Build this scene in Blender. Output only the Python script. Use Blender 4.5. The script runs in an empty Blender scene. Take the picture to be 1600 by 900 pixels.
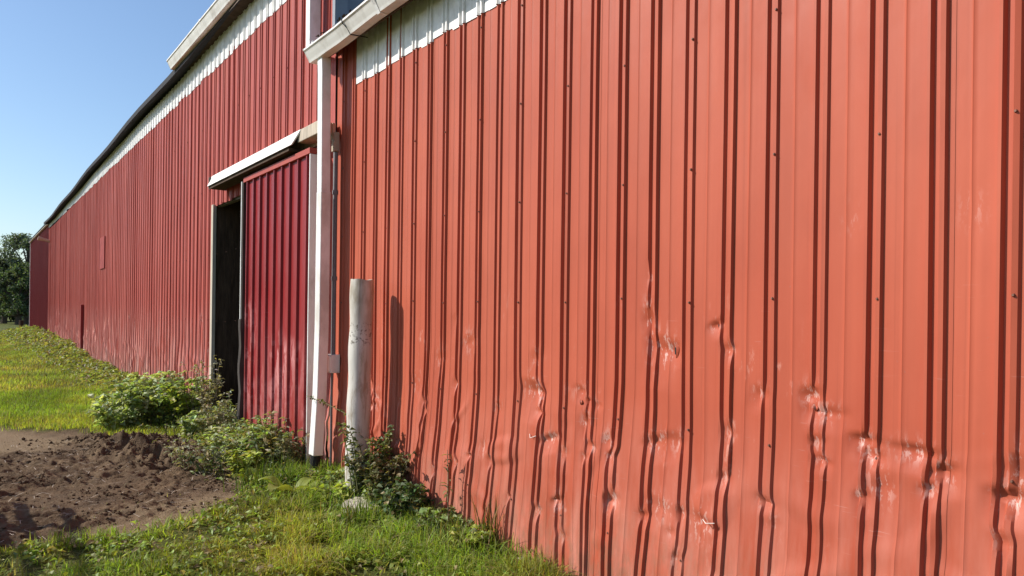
import bpy, math, random
import numpy as np
from mathutils import Matrix, Vector
random.seed(7)
RNG = np.random.default_rng(11)
R = math.radians
scene = bpy.context.scene

# ------------------------------------------------------------------ camera, sky, sun, exposure
EYE = 1.55                                  # eye height above the ground by the barn
WALL = 2.70                                 # the long wall is the plane x = WALL, running along +y
YAW = R(36.35); ROLL = -0.013
cam_d = bpy.data.cameras.new('camera'); cam = bpy.data.objects.new('camera', cam_d)
scene.collection.objects.link(cam); scene.camera = cam
cam_d.lens = 26.0; cam_d.sensor_width = 36.0; cam_d.shift_y = 0.0244
cam_d.clip_start = 0.05; cam_d.clip_end = 6000
cam.location = (0, 0, EYE); cam.rotation_euler = (R(90), ROLL, -YAW)

SUN_AZ = R(35); SUN_EL = R(36.5)            # azimuth from the wall's normal towards its far end
sunv = Vector((-math.cos(SUN_AZ)*math.cos(SUN_EL), math.sin(SUN_AZ)*math.cos(SUN_EL), math.sin(SUN_EL)))
w = bpy.data.worlds.new('World'); scene.world = w; w.use_nodes = True
nt = w.node_tree; bg = nt.nodes['Background']
sky = nt.nodes.new('ShaderNodeTexSky'); sky.sky_type = 'NISHITA'; sky.sun_disc = False
sky.sun_elevation = SUN_EL; sky.sun_rotation = math.atan2(sunv.x, sunv.y)
sky.altitude = 200; sky.air_density = 1.1; sky.dust_density = 0.9; sky.ozone_density = 4.0
nt.links.new(sky.outputs[0], bg.inputs[0]); bg.inputs[1].default_value = 0.122
sl = bpy.data.lights.new('sun', 'SUN'); sl.energy = 4.6; sl.angle = R(0.53); sl.color = (1.0, 0.945, 0.86)
so = bpy.data.objects.new('sun', sl); scene.collection.objects.link(so)
so.rotation_euler = sunv.to_track_quat('Z', 'Y').to_euler(); so.location = sunv*40
vs = scene.view_settings; vs.view_transform = 'Standard'; vs.look = 'None'; vs.gamma = 1.0
vs.exposure = 0.40; vs.use_curve_mapping = False

# ------------------------------------------------------------------ helpers
COL = scene.collection
FPX = 26.0/36*1600
CM = (Matrix.Rotation(-YAW, 3, 'Z') @ Matrix.Rotation(ROLL, 3, 'Y') @ Matrix.Rotation(R(90), 3, 'X'))
def ray(px, py):
    return CM @ Vector(((px-800)/FPX, -(py-489)/FPX, -1))
def W(px, py, d=0.0):                       # point on the plane d metres in front of the wall
    r = ray(px, py); t = (WALL-d)/r.x
    return Vector((r.x*t, r.y*t, EYE+r.z*t))
def G(px, py, z=0.0):                       # point on the ground
    r = ray(px, py); t = (z-EYE)/r.z
    return Vector((r.x*t, r.y*t, z))

def link(o, parent=None):
    COL.objects.link(o)
    if parent is not None:
        o.parent = parent
        o.matrix_parent_inverse = Matrix.Translation(-Vector(parent.location)) if parent.parent is None and parent.type == 'EMPTY' else Matrix()
    return o
def tag(o, label=None, cat=None, group=None, kind=None):
    if label: o['label'] = label
    if cat: o['category'] = cat
    if group: o['group'] = group
    if kind: o['kind'] = kind
    return o
def thing(name, loc, label, cat, group=None):
    o = bpy.data.objects.new(name, None); COL.objects.link(o); o.location = loc
    o.empty_display_size = 0.2
    return tag(o, label, cat, group)
def mesh_np(name, V, F, smooth=False, tint=None):
    """V (n,3); F list of equal-length index arrays (each (m,k))"""
    me = bpy.data.meshes.new(name)
    if not isinstance(F, list): F = [F]
    F = [np.asarray(f, dtype=np.int32) for f in F if len(f)]
    nl = sum(f.size for f in F); nf = sum(len(f) for f in F)
    me.vertices.add(len(V)); me.vertices.foreach_set('co', np.asarray(V, dtype=np.float32).ravel())
    me.loops.add(nl); me.loops.foreach_set('vertex_index', np.concatenate([f.ravel() for f in F]))
    me.polygons.add(nf)
    tot = np.concatenate([np.full(len(f), f.shape[1], dtype=np.int32) for f in F])
    start = np.concatenate([[0], np.cumsum(tot)[:-1]]).astype(np.int32)
    me.polygons.foreach_set('loop_start', start)
    me.polygons.foreach_set('use_smooth', np.full(nf, smooth, dtype=bool))
    if tint is not None:
        a = me.attributes.new('tint', 'FLOAT_COLOR', 'POINT')
        c = np.ones((len(V), 4), dtype=np.float32); c[:, :tint.shape[1]] = tint
        a.data.foreach_set('color', c.ravel())
    me.update(calc_edges=True); me.validate()
    return me
def obj(name, me, mat, parent=None, bevel=0):
    o = bpy.data.objects.new(name, me); me.materials.append(mat) if len(me.materials) == 0 else None
    link(o, parent)
    if bevel:
        b = o.modifiers.new('bevel', 'BEVEL'); b.width = bevel; b.segments = 2; b.limit_method = 'ANGLE'
    return o
class MB:
    def __init__(s): s.v = []; s.f = []
    def add(s, vs, fs):
        n = len(s.v); s.v += [tuple(v) for v in vs]; s.f += [tuple(i+n for i in f) for f in fs]
        return s
    def box(s, x0, x1, y0, y1, z0, z1):
        return s.add([(x0,y0,z0),(x1,y0,z0),(x1,y1,z0),(x0,y1,z0),(x0,y0,z1),(x1,y0,z1),(x1,y1,z1),(x0,y1,z1)],
                     [(0,3,2,1),(4,5,6,7),(0,1,5,4),(1,2,6,5),(2,3,7,6),(3,0,4,7)])
    def prism_y(s, poly, y0, y1):           # poly in (x,z), closed, extruded along y
        n = len(poly)
        vs = [(x,y0,z) for x,z in poly]+[(x,y1,z) for x,z in poly]
        return s.add(vs, [tuple(range(n)), tuple(range(2*n-1,n-1,-1))]+[(i,i+n,(i+1)%n+n,(i+1)%n) for i in range(n)])
    def tube(s, pts, rad, n=10, caps=True):
        pts = [Vector(p) for p in pts]
        if not hasattr(rad, '__len__'): rad = [rad]*len(pts)
        b = len(s.v); ref = None
        for i, p in enumerate(pts):
            t = (pts[min(i+1,len(pts)-1)]-pts[max(i-1,0)]).normalized()
            if ref is None:
                ref = t.orthogonal().normalized()
            a = (ref - t*ref.dot(t)).normalized(); ref = a; c = t.cross(a)
            for k in range(n):
                q = 2*math.pi*k/n
                s.v.append(tuple(p+(a*math.cos(q)+c*math.sin(q))*rad[i]))
        for i in range(len(pts)-1):
            for k in range(n):
                s.f.append((b+i*n+k, b+i*n+(k+1)%n, b+(i+1)*n+(k+1)%n, b+(i+1)*n+k))
        if caps:
            s.f.append(tuple(b+k for k in range(n-1,-1,-1)))
            s.f.append(tuple(b+(len(pts)-1)*n+k for k in range(n)))
        return s
    def build(s, name, mat, parent=None, bevel=0, smooth=False):
        me = bpy.data.meshes.new(name); me.from_pydata(s.v, [], s.f); me.update()
        if smooth:
            me.shade_smooth()
            me.set_sharp_from_angle(angle=R(45))
        return obj(name, me, mat, parent, bevel)

def hash2(i, j, seed):
    n = (i.astype(np.int64)*374761393 + j.astype(np.int64)*668265263 + seed*2147483647) & 0xffffffff
    n = ((n ^ (n >> 13))*1274126177) & 0xffffffff
    n = n ^ (n >> 16)
    return (n & 0xffff)/65535.0
def vnoise(x, y, seed=0):
    x = np.asarray(x, float); y = np.asarray(y, float)
    i = np.floor(x); j = np.floor(y); fx = x-i; fy = y-j
    fx = fx*fx*(3-2*fx); fy = fy*fy*(3-2*fy)
    a = hash2(i,j,seed); b = hash2(i+1,j,seed); c = hash2(i,j+1,seed); d = hash2(i+1,j+1,seed)
    return (a*(1-fx)+b*fx)*(1-fy)+(c*(1-fx)+d*fx)*fy*1.0
def fbm(x, y, seed=0, o=4):
    r = 0; a = 0.5
    for k in range(o):
        r = r + a*(vnoise(x*2**k, y*2**k, seed+k)-0.5)*2; a *= 0.5
    return r
def sstep(a, b, x):
    t = np.clip((np.asarray(x, float)-a)/(b-a), 0, 1); return t*t*(3-2*t)
def in_poly(x, y, poly):
    c = np.zeros(x.shape, bool); n = len(poly)
    for i in range(n):
        x0, y0 = poly[i]; x1, y1 = poly[(i+1) % n]
        k = ((y0 > y) != (y1 > y)) & (x < (x1-x0)*(y-y0)/(y1-y0+1e-12)+x0)
        c ^= k
    return c
def poly_dist(x, y, poly):                  # signed: positive inside
    d = np.full(x.shape, 1e9); n = len(poly)
    for i in range(n):
        ax, ay = poly[i]; bx, by = poly[(i+1) % n]
        ux, uy = bx-ax, by-ay
        t = np.clip(((x-ax)*ux+(y-ay)*uy)/(ux*ux+uy*uy+1e-12), 0, 1)
        d = np.minimum(d, np.hypot(x-ax-t*ux, y-ay-t*uy))
    return np.where(in_poly(x, y, poly), d, -d)

# ------------------------------------------------------------------ materials
class NT:
    def __init__(s, name):
        s.m = bpy.data.materials.new(name); s.m.use_nodes = True
        s.t = s.m.node_tree; s.p = s.t.nodes['Principled BSDF']; s.out = s.t.nodes['Material Output']
        s.pos = s.n('ShaderNodeNewGeometry').outputs['Position']
    def n(s, k, **kw):
        nd = s.t.nodes.new(k)
        for a, v in kw.items(): setattr(nd, a, v)
        return nd
    def l(s, a, b): s.t.links.new(a, b)
    def mapping(s, sc, loc=(0,0,0)):
        m = s.n('ShaderNodeMapping'); s.l(s.pos, m.inputs[0]); m.inputs['Scale'].default_value = sc; m.inputs['Location'].default_value = loc
        return m.outputs[0]
    def noise(s, sc, scale=1.0, detail=4, rough=0.55, loc=(0,0,0)):
        n = s.n('ShaderNodeTexNoise'); s.l(s.mapping(sc, loc), n.inputs['Vector'])
        n.inputs['Scale'].default_value = scale; n.inputs['Detail'].default_value = detail; n.inputs['Roughness'].default_value = rough
        return n.outputs['Fac']
    def ramp(s, f, stops):
        r = s.n('ShaderNodeValToRGB'); s.l(f, r.inputs[0]); e = r.color_ramp.elements
        while len(e) < len(stops): e.new(0.5)
        for i, (p, c) in enumerate(stops):
            e[i].position = p; e[i].color = (*(c if hasattr(c, '__len__') else (c,)*3), 1)
        return r.outputs[0]
    def mix(s, f, a, b, mode='MIX'):
        m = s.n('ShaderNodeMix', data_type='RGBA', blend_type=mode)
        for sock, v in ((m.inputs[0], f), (m.inputs[6], a), (m.inputs[7], b)):
            if hasattr(v, 'node'): s.l(v, sock)
            elif hasattr(v, '__len__'): sock.default_value = (*v, 1)
            else: sock.default_value = v
        return m.outputs[2]
    def math(s, op, a, b=0.0, clamp=False):
        m = s.n('ShaderNodeMath', operation=op, use_clamp=clamp)
        for sock, v in ((m.inputs[0], a), (m.inputs[1], b)):
            if hasattr(v, 'node'): s.l(v, sock)
            else: sock.default_value = v
        return m.outputs[0]
    def z(s):
        x = s.n('ShaderNodeSeparateXYZ'); s.l(s.pos, x.inputs[0]); return x.outputs
    def rng(s, v, a, b, c=0.0, d=1.0):
        m = s.n('ShaderNodeMapRange'); s.l(v, m.inputs[0])
        for i, q in enumerate((a, b, c, d)): m.inputs[i+1].default_value = q
        return m.outputs[0]
    def bump(s, h, st=0.3, dist=0.01):
        b = s.n('ShaderNodeBump'); s.l(h, b.inputs['Height']); b.inputs['Strength'].default_value = st; b.inputs['Distance'].default_value = dist
        s.l(b.outputs[0], s.p.inputs['Normal'])
    def fin(s, col, rough=0.5, spec=0.5, metal=0.0):
        if hasattr(col, 'node'): s.l(col, s.p.inputs['Base Color'])
        else: s.p.inputs['Base Color'].default_value = (*col, 1)
        if hasattr(rough, 'node'): s.l(rough, s.p.inputs['Roughness'])
        else: s.p.inputs['Roughness'].default_value = rough
        s.p.inputs['Specular IOR Level'].default_value = spec; s.p.inputs['Metallic'].default_value = metal
        return s.m

def painted_red(name, base, faded, chalk, zc0, zc1, chalk_amt, scuff_lo=0.61, rub_amt=0.85, scuff_amt=0.65, rough=0.44):
    """sun-faded red paint on ribbed steel: streaks, bare scuffs where things rubbed, chalky foot"""
    t = NT(name)
    streak = t.noise((1, 26, 0.5), 1.0, 5, 0.6)
    big = t.noise((1, 0.9, 0.55), 1.0, 3)
    c = t.mix(t.ramp(big, [(0.3, 0.0), (0.72, 1.0)]), base, faded)
    c = t.mix(t.rng(streak, 0.3, 0.7, 0.0, 0.28), c, tuple(x*0.72 for x in base))
    z = t.z()[2]
    foot = t.math('MULTIPLY', t.rng(z, zc1, zc0), t.ramp(t.noise((1, 9, 1.6), 1.0, 5, 0.65), [(0.38, 0.0), (0.66, 1.0)]))
    c = t.mix(t.math('MULTIPLY', foot, chalk_amt), c, chalk)
    # rubbed marks between knee and chest height
    band = t.math('MULTIPLY', t.rng(z, 0.25, 0.8), t.rng(z, 1.75, 1.35))
    sc = t.ramp(t.noise((1, 11, 4), 1.0, 6, 0.7), [(scuff_lo, 0.0), (scuff_lo+0.07, 1.0)])
    sc = t.math('MULTIPLY', sc, t.ramp(t.noise((1, 1.3, 1.1), 1.0, 2, 0.5, (3, 7, 2)), [(0.46, 0.0), (0.6, 1.0)]))
    at = t.n('ShaderNodeAttribute', attribute_name='tint'); sx = t.n('ShaderNodeSeparateColor'); t.l(at.outputs['Color'], sx.inputs[0])
    rub = t.math('MULTIPLY', sx.outputs[0], t.ramp(t.noise((1, 42, 17), 1.0, 5, 0.7, (1, 2, 8)), [(0.53, 0.0), (0.585, 1.0)]))
    c = t.mix(t.math('MULTIPLY', rub, rub_amt), c, (0.72, 0.52, 0.46))
    c = t.mix(t.math('MULTIPLY', t.math('MULTIPLY', sc, band), scuff_amt), c, chalk)
    # hairline scratches, grime runs and splashed mud at the foot
    scr = t.ramp(t.noise((1, 7, 150), 1.0, 2, 0.5, (4, 4, 1)), [(0.70, 0.0), (0.74, 1.0)])
    scr = t.math('MULTIPLY', t.math('MULTIPLY', scr, band), t.ramp(t.noise((1, 2.2, 2.6), 1.0, 2, 0.5, (9, 1, 3)), [(0.5, 0.0), (0.62, 1.0)]))
    c = t.mix(t.math('MULTIPLY', scr, 0.25), c, (0.70, 0.50, 0.44))
    run = t.ramp(t.noise((1, 34, 0.35), 1.0, 4, 0.6, (2, 5, 5)), [(0.55, 0.0), (0.75, 1.0)])
    c = t.mix(t.math('MULTIPLY', run, 0.30), c, tuple(x*0.45 for x in base))
    patch = t.ramp(t.noise((1, 2.4, 1.5), 1.0, 5, 0.6, (7, 3, 1)), [(0.42, 0.0), (0.66, 1.0)])
    c = t.mix(t.math('MULTIPLY', patch, 0.22), c, tuple(x*0.6 for x in base))
    mud = t.math('MULTIPLY', t.rng(z, 0.62, 0.14), t.ramp(t.noise((1, 22, 9), 1.0, 6, 0.7, (1, 1, 6)), [(0.42, 0.0), (0.62, 1.0)]))
    c = t.mix(t.math('MULTIPLY', mud, 0.7), c, (0.20, 0.13, 0.085))
    speck = t.ramp(t.noise((60, 60, 60), 1.0, 2), [(0.73, 0.0), (0.78, 1.0)])
    c = t.mix(t.math('MULTIPLY', speck, 0.35), c, (0.30, 0.16, 0.13))
    t.bump(t.noise((4, 7, 3), 1.0, 3), 0.12, 0.02)
    ro = t.math('SUBTRACT', t.rng(t.noise((1, 6, 3), 1.0, 4), 0.3, 0.7, rough, rough+0.18), t.math('MULTIPLY', sx.outputs[0], 0.2))
    oi = t.n('ShaderNodeObjectInfo'); c = t.mix(t.rng(oi.outputs['Random'], 0, 1, 0.0, 0.20), c, tuple(x*0.62 for x in base))
    return t.fin(c, ro, 0.20)

M = {}
M['red'] = painted_red('faded_red_siding', (0.425, 0.086, 0.045), (0.52, 0.128, 0.070), (0.64, 0.32, 0.25), 0.15, 1.15, 0.6)
M['red_old'] = painted_red('crimson_siding', (0.385, 0.072, 0.054), (0.445, 0.100, 0.074), (0.60, 0.36, 0.32), 0.15, 1.7, 0.85, 0.62)
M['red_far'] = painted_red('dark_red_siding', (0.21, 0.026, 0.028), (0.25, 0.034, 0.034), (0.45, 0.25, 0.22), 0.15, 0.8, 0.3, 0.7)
M['door_red'] = painted_red('door_red', (0.25, 0.015, 0.017), (0.31, 0.026, 0.026), (0.62, 0.27, 0.26), 0.0, 1.7, 0.75, 0.47, 0.0, 0.95, 0.30)

def simple(name, col, rough=0.5, spec=0.4, var=0.15, sc=8.0, bump=0.0, metal=0.0, streak=False, dirt=None):
    t = NT(name)
    s = (sc*3, sc*3, sc*0.4) if streak else (sc, sc, sc)
    f = t.noise(s, 1.0, 5, 0.6)
    c = t.mix(t.rng(f, 0.3, 0.7), tuple(x*(1-var) for x in col), tuple(min(1, x*(1+var)) for x in col))
    if dirt:
        g = t.ramp(t.noise((sc*0.7, sc*0.7, sc*0.35), 1.0, 6, 0.65, (5, 1, 9)), [(0.48, 0.0), (0.68, 1.0)])
        c = t.mix(t.math('MULTIPLY', g, dirt[1]), c, dirt[0])
    if bump: t.bump(t.noise((sc*4,)*3 if not streak else (sc*9, sc*9, sc), 1.0, 4), bump, 0.01)
    return t.fin(c, rough, spec, metal)
M['white'] = simple('white_painted_metal', (0.78, 0.76, 0.72), 0.45, 0.4, 0.05, 6, 0.05, dirt=((0.36, 0.31, 0.25), 0.5))
M['galv'] = simple('weathered_white_sheet', (0.84, 0.83, 0.81), 0.55, 0.4, 0.12, 14, 0.1, dirt=((0.58, 0.55, 0.52), 0.4))
M['roof'] = simple('black_roofing', (0.034, 0.035, 0.040), 0.85, 0.2, 0.3, 20, 0.4)
M['soffit'] = simple('dark_soffit_wood', (0.08, 0.055, 0.04), 0.9, 0.1, 0.3, 10, 0.2)
M['grey_sheet'] = simple('grey_steel_sheet', (0.24, 0.26, 0.29), 0.5, 0.4, 0.12, 5)
M['wood_grey'] = simple('weathered_grey_wood', (0.17, 0.145, 0.125), 0.9, 0.15, 0.35, 9, 0.5, streak=True)
M['wood_pale'] = simple('pale_bare_wood', (0.46, 0.39, 0.31), 0.85, 0.15, 0.25, 9, 0.4, streak=True)
M['wood_cream'] = simple('cream_painted_board', (0.46, 0.40, 0.32), 0.8, 0.2, 0.15, 9, 0.3, streak=True)
M['wood_dark'] = simple('dark_weathered_wood', (0.065, 0.055, 0.048), 0.9, 0.12, 0.4, 9, 0.5, streak=True)
M['wood_inner'] = simple('inner_wood', (0.075, 0.048, 0.032), 0.9, 0.12, 0.4, 9, 0.5, streak=True)
M['wood_brown'] = simple('brown_timber', (0.075, 0.045, 0.03), 0.9, 0.1, 0.35, 8, 0.4, streak=True)
M['conduit'] = simple('grey_conduit', (0.20, 0.205, 0.22), 0.55, 0.4, 0.1, 10)
M['beige'] = simple('beige_box', (0.42, 0.36, 0.27), 0.6, 0.3, 0.15, 12)
M['black'] = simple('black_plastic_and_hole_dark', (0.012, 0.012, 0.013), 0.6, 0.3, 0.2, 10)
M['concrete'] = simple('pale_concrete', (0.46, 0.41, 0.33), 0.95, 0.1, 0.2, 14, 0.6, dirt=((0.2, 0.17, 0.12), 0.5))
M['footing'] = simple('footing_concrete', (0.20, 0.18, 0.155), 0.95, 0.1, 0.3, 9, 0.6)
M['hatch'] = simple('dull_maroon_board', (0.25, 0.045, 0.04), 0.8, 0.2, 0.2, 5)
M['screw'] = simple('rusty_screw', (0.16, 0.07, 0.045), 0.6, 0.4, 0.3, 30)
M['bare'] = simple('bare_scraped_steel', (0.75, 0.62, 0.55), 0.35, 0.6, 0.15, 40)
M['trunk'] = simple('bark', (0.09, 0.07, 0.055), 0.95, 0.1, 0.3, 4, 0.5)
M['stem'] = simple('plant_stem', (0.13, 0.13, 0.055), 0.8, 0.2, 0.3, 12)
M['dry_stem'] = simple('dry_plant_stem', (0.24, 0.19, 0.12), 0.85, 0.15, 0.3, 12)

def post_mat():
    t = NT('flaking_white_post')
    f = t.ramp(t.noise((9, 9, 2.2), 1.0, 7, 0.7), [(0.55, 0.0), (0.63, 1.0)])
    z = t.z()[2]
    top = t.rng(z, 1.30, 1.62)
    c = t.mix(t.rng(t.noise((6, 6, 1.0), 1.0, 4), 0.3, 0.7), (0.50, 0.46, 0.40), (0.74, 0.71, 0.65))
    c = t.mix(t.math('MULTIPLY', f, 0.8), c, (0.33, 0.27, 0.20))
    c = t.mix(t.math('MULTIPLY', t.rng(z, 0.55, 0.1), t.ramp(t.noise((16, 16, 9), 1.0, 6), [(0.42, 0.0), (0.6, 1.0)])), c, (0.17, 0.12, 0.08))
    c = t.mix(t.math('MULTIPLY', t.ramp(t.noise((40, 40, 1.5), 1.0, 3), [(0.60, 0.0), (0.7, 1.0)]), 0.5), c, (0.25, 0.15, 0.09))
    topn = t.math('MULTIPLY', top, t.ramp(t.noise((14, 14, 5), 1.0, 5), [(0.3, 0.2), (0.6, 1.0)]))
    c = t.mix(t.math('MULTIPLY', topn, 0.85), c, (0.27, 0.22, 0.15))
    ring = t.math('MULTIPLY', t.rng(z, 1.28, 1.31), t.rng(z, 1.47, 1.44))
    chip = t.math('MULTIPLY', ring, t.ramp(t.noise((38, 38, 44), 1.0, 5, 0.7), [(0.54, 0.0), (0.60, 1.0)]))
    c = t.mix(t.math('MULTIPLY', chip, 0.9), c, (0.11, 0.085, 0.06))
    t.bump(t.noise((20, 20, 8), 1.0, 5), 0.25, 0.01)
    return t.fin(c, 0.65, 0.3)
M['post'] = post_mat()

def leaf_mat(name, rough=0.55, transl=0.35):
    t = NT(name)
    a = t.n('ShaderNodeAttribute', attribute_name='tint'); col = a.outputs['Color']
    t.fin(col, rough, 0.35)
    tr = t.n('ShaderNodeBsdfTranslucent')
    t.l(t.mix(1.0, col, (1.25, 1.3, 0.5), 'MULTIPLY'), tr.inputs['Color'])
    mx = t.n('ShaderNodeMixShader'); mx.inputs[0].default_value = transl
    t.l(t.p.outputs[0], mx.inputs[1]); t.l(tr.outputs[0], mx.inputs[2]); t.l(mx.outputs[0], t.out.inputs['Surface'])
    return t.m
M['leaf'] = leaf_mat('leaf_green', 0.5, 0.42)
M['grass'] = leaf_mat('grass_blades', 0.6, 0.5)

def ground_mat():
    t = NT('ground_soil')
    a = t.n('ShaderNodeAttribute', attribute_name='tint')
    sep = t.n('ShaderNodeSeparateColor'); t.l(a.outputs['Color'], sep.inputs[0])
    n1 = t.noise((3.2, 3.2, 3.2), 1.0, 6, 0.65); n2 = t.noise((26, 26, 26), 1.0, 5, 0.7); n3 = t.noise((0.5, 0.5, 0.5), 1.0, 4)
    soil = t.mix(t.ramp(n1, [(0.33, 0.0), (0.68, 1.0)]), (0.062, 0.039, 0.022), (0.215, 0.142, 0.080))
    soil = t.mix(t.rng(n2, 0.35, 0.75, 0, 0.55), soil, (0.19, 0.13, 0.085))
    soil = t.mix(sep.outputs[1], soil, (0.25, 0.178, 0.105))     # dry trodden earth
    turf = t.mix(t.rng(n3, 0.35, 0.65), (0.085, 0.105, 0.022), (0.14, 0.145, 0.035))
    turf = t.mix(t.rng(n2, 0.35, 0.75, 0, 0.5), turf, (0.06, 0.055, 0.022))
    c = t.mix(sep.outputs[0], turf, soil)
    t.bump(t.math('ADD', n2, t.noise((70, 70, 70), 1.0, 4, 0.7)), 0.9, 0.03)
    return t.fin(c, 0.95, 0.15)
M['ground'] = ground_mat()
M['clod'] = simple('soil_clod', (0.10, 0.066, 0.040), 0.98, 0.08, 0.45, 25, 0.6)

# ------------------------------------------------------------------ ground
def P2(lst): return [tuple(G(*p).xy) for p in lst]
DIRT = P2([(-60,664),(0,668),(60,674),(130,676),(190,690),(300,694),(345,705),(372,735),(392,775),(380,800),(310,822),(230,842),(150,858),(60,872),(-80,885)])
DRY = P2([(-60,662),(0,666),(80,676),(135,690),(90,706),(0,712),(-60,710)])
DRY2 = P2([(200,800),(330,775),(372,778),(330,808),(250,835),(120,858),(40,862),(120,830)])
DARK = P2([(100,688),(190,688),(310,694),(340,720),(300,745),(200,740),(150,722)])
def dirt_mask(x, y):
    d = poly_dist(x, y, DIRT)+0.16*fbm(x*2.2, y*2.2, 5)+0.12*fbm(x*9, y*9, 6)
    return sstep(-0.06, 0.08, d)
def dry_mask(x, y):
    d = np.maximum(poly_dist(x, y, DRY), poly_dist(x, y, DRY2))+0.22*fbm(x*3, y*3, 8)
    return sstep(-0.12, 0.25, d)
def ground_h(x, y):
    m = dirt_mask(x, y); dr = dry_mask(x, y)
    h = 0.03*fbm(x*0.7, y*0.7, 21)
    dk = sstep(-0.1, 0.3, poly_dist(x, y, DARK))
    rough = fbm(x*2.6, y*2.6, 31, 4)*0.075+(0.35-np.abs(fbm(x*7, y*7, 41, 3)))*0.07+fbm(x*17, y*17, 45, 2)*0.034
    h = h+m*(rough*(1-0.5*dr)*(0.25+0.75*sstep(-.25, .2, fbm(x*1.3, y*1.3, 33, 2))+1.3*dk)+0.05*dk)
    h = h+0.04*(1-m)*sstep(0.0, 0.4, 0.5)                        # turf stands a little above bare earth
    h = h+0.14*sstep(2.4, 0.2, WALL-x)*sstep(19, 30, y)*sstep(70, 46, y)*(x < WALL+2)
    far = sstep(48, 75, y); h = h-0.10*far
    return h*np.where(y > 300, 0.0, 1.0)
def lines(parts):
    r = []
    for a, b, s in parts:
        n = max(1, int(round((b-a)/s))); r += list(np.linspace(a, b, n, endpoint=False))
    return np.array(r+[parts[-1][1]])
gx = lines([(-3000,-400,650),(-400,-60,60),(-60,-10,8),(-10,-1.5,0.7),(-1.5,0,0.08),(0,2.4,0.017),(2.4,2.75,0.04),(2.75,4,0.4),(4,20,4),(20,400,60),(400,3000,650)])
gy = lines([(-400,-40,90),(-40,-2,6),(-2,3.2,0.3),(3.2,4.2,0.04),(4.2,9.6,0.018),(9.6,10.2,0.05),(10.2,14,0.08),(14,34,0.35),(34,60,2),(60,120,6),(120,400,60),(400,4000,600)])
X, Y = np.meshgrid(gx, gy); Z = ground_h(X, Y)
n0, n1 = X.shape
idx = np.arange(n0*n1).reshape(n0, n1)
Fq = np.stack([idx[:-1,:-1], idx[:-1,1:], idx[1:,1:], idx[1:,:-1]], -1).reshape(-1, 4)
tint = np.stack([dirt_mask(X, Y).ravel(), dry_mask(X, Y).ravel(), np.zeros(X.size)], 1)
tag(obj('ground', mesh_np('ground', np.stack([X, Y, Z], -1).reshape(-1, 3), Fq, True, tint), M['ground']), kind='structure')

def gz(x, y): return float(ground_h(np.array([x]), np.array([y]))[0])

# ------------------------------------------------------------------ ribbed siding
PER = 0.2195
RIB = 0.0175
# one period, measured from the far ridge: (offset towards the near side, height)
PROF = [(0.0,1),(0.006,1),(0.013,0),(0.032,0),(0.039,0.92),(0.055,0.92),(0.061,0),(0.066,0),(0.079,0),(0.092,0),(0.105,0),(0.118,0),(0.129,0.0),(0.133,0.15),(0.137,0.02),(0.149,0),(0.160,0),(0.172,0),(0.184,0),(0.196,0),(0.2075,0),(0.2145,1)]
PHASE = 0.9976
# dents: px, py, crush, inward depth, spread along, spread up, lateral
DENTS = [(735,535,.5,.010,.10,.12,.01),(712,500,.3,.006,.05,.10,.006),(832,610,.7,.030,.10,.12,-.02),(860,685,.6,.024,.10,.055,.0),(838,560,.4,.01,.05,.1,.012),
 (908,610,.8,.012,.05,.05,.0),(935,632,.2,.008,.025,.03,0),(918,660,.6,.014,.05,.10,.012),(955,690,.5,.014,.06,.09,.01),(1014,430,.5,.008,.035,.06,0),(1016,500,.9,.018,.045,.13,.006),
 (1035,545,.3,.018,.09,.12,0),(1052,545,.5,.012,.04,.06,0),(1030,690,.4,.014,.09,.07,.008),(1120,508,.8,.016,.04,.04,.008),(1140,545,.8,.012,.03,.05,-.006),(1060,690,.4,.01,.05,.08,.006),
 (1190,615,.6,.010,.04,.06,.008),(1268,618,.9,.020,.045,.07,.008),(1290,645,.5,.012,.08,.05,0),(1277,690,.6,.010,.035,.05,0),(1352,688,.9,.022,.05,.05,.012),(1366,712,.9,.016,.04,.05,0),
 (1430,705,.2,.018,.09,.05,0),(1478,738,.9,.022,.05,.06,.01),(1455,765,.8,.016,.04,.05,0),(1588,780,.9,.026,.07,.06,.012),(1600,740,.5,.012,.06,.12,0),(1110,815,.4,.010,.07,.03,0),
 (1135,745,.7,.010,.04,.05,.004),(1056,832,.6,.008,.035,.04,0),(970,790,.3,.008,.05,.12,.008),(780,640,.4,.010,.05,.10,.008),(690,560,.4,.008,.08,.12,.006),(650,600,.3,.008,.08,.15,.006),
 (1210,820,.2,.006,.05,.08,0),(1380,760,.3,.01,.06,.1,0),(1520,330,.0,.004,.06,.05,0),(1330,340,0,.003,.05,.08,0),(760,700,.4,.010,.05,.10,.01),(880,790,.3,.012,.06,.12,.01)]
DENTS = [(W(a, b).y, W(a, b).z, c, d, e, f, g) for a, b, c, d, e, f, g in DENTS]
rd = np.random.default_rng(5)
for i in range(46):                          # smaller knocks along the farther wall
    DENTS.append((rd.uniform(10.8, 34), rd.uniform(0.3, 1.5), rd.uniform(.2, .8), rd.uniform(.006, .02), rd.uniform(.04, .12), rd.uniform(.06, .2), rd.normal()*0.012))
rk = np.random.default_rng(17)
for k in range(-1, 27):                      # every ridge of the near wall has been knocked somewhere
    for j in range(rk.integers(1, 4)):
        DENTS.append((PHASE+k*PER-rk.choice([0.0, 0.047, 0.02]), rk.uniform(0.28, 1.12), rk.uniform(.5, .95), rk.uniform(.006, .016), rk.uniform(.022, .05), rk.uniform(.025, .07), rk.normal()*0.013))
    if rk.random() < 0.22:
        DENTS.append((PHASE+k*PER-rk.uniform(.08, .19), rk.uniform(0.25, 1.05), .1, rk.uniform(.008, .018), rk.uniform(.08, .16), rk.uniform(.08, .18), 0.0))
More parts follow.
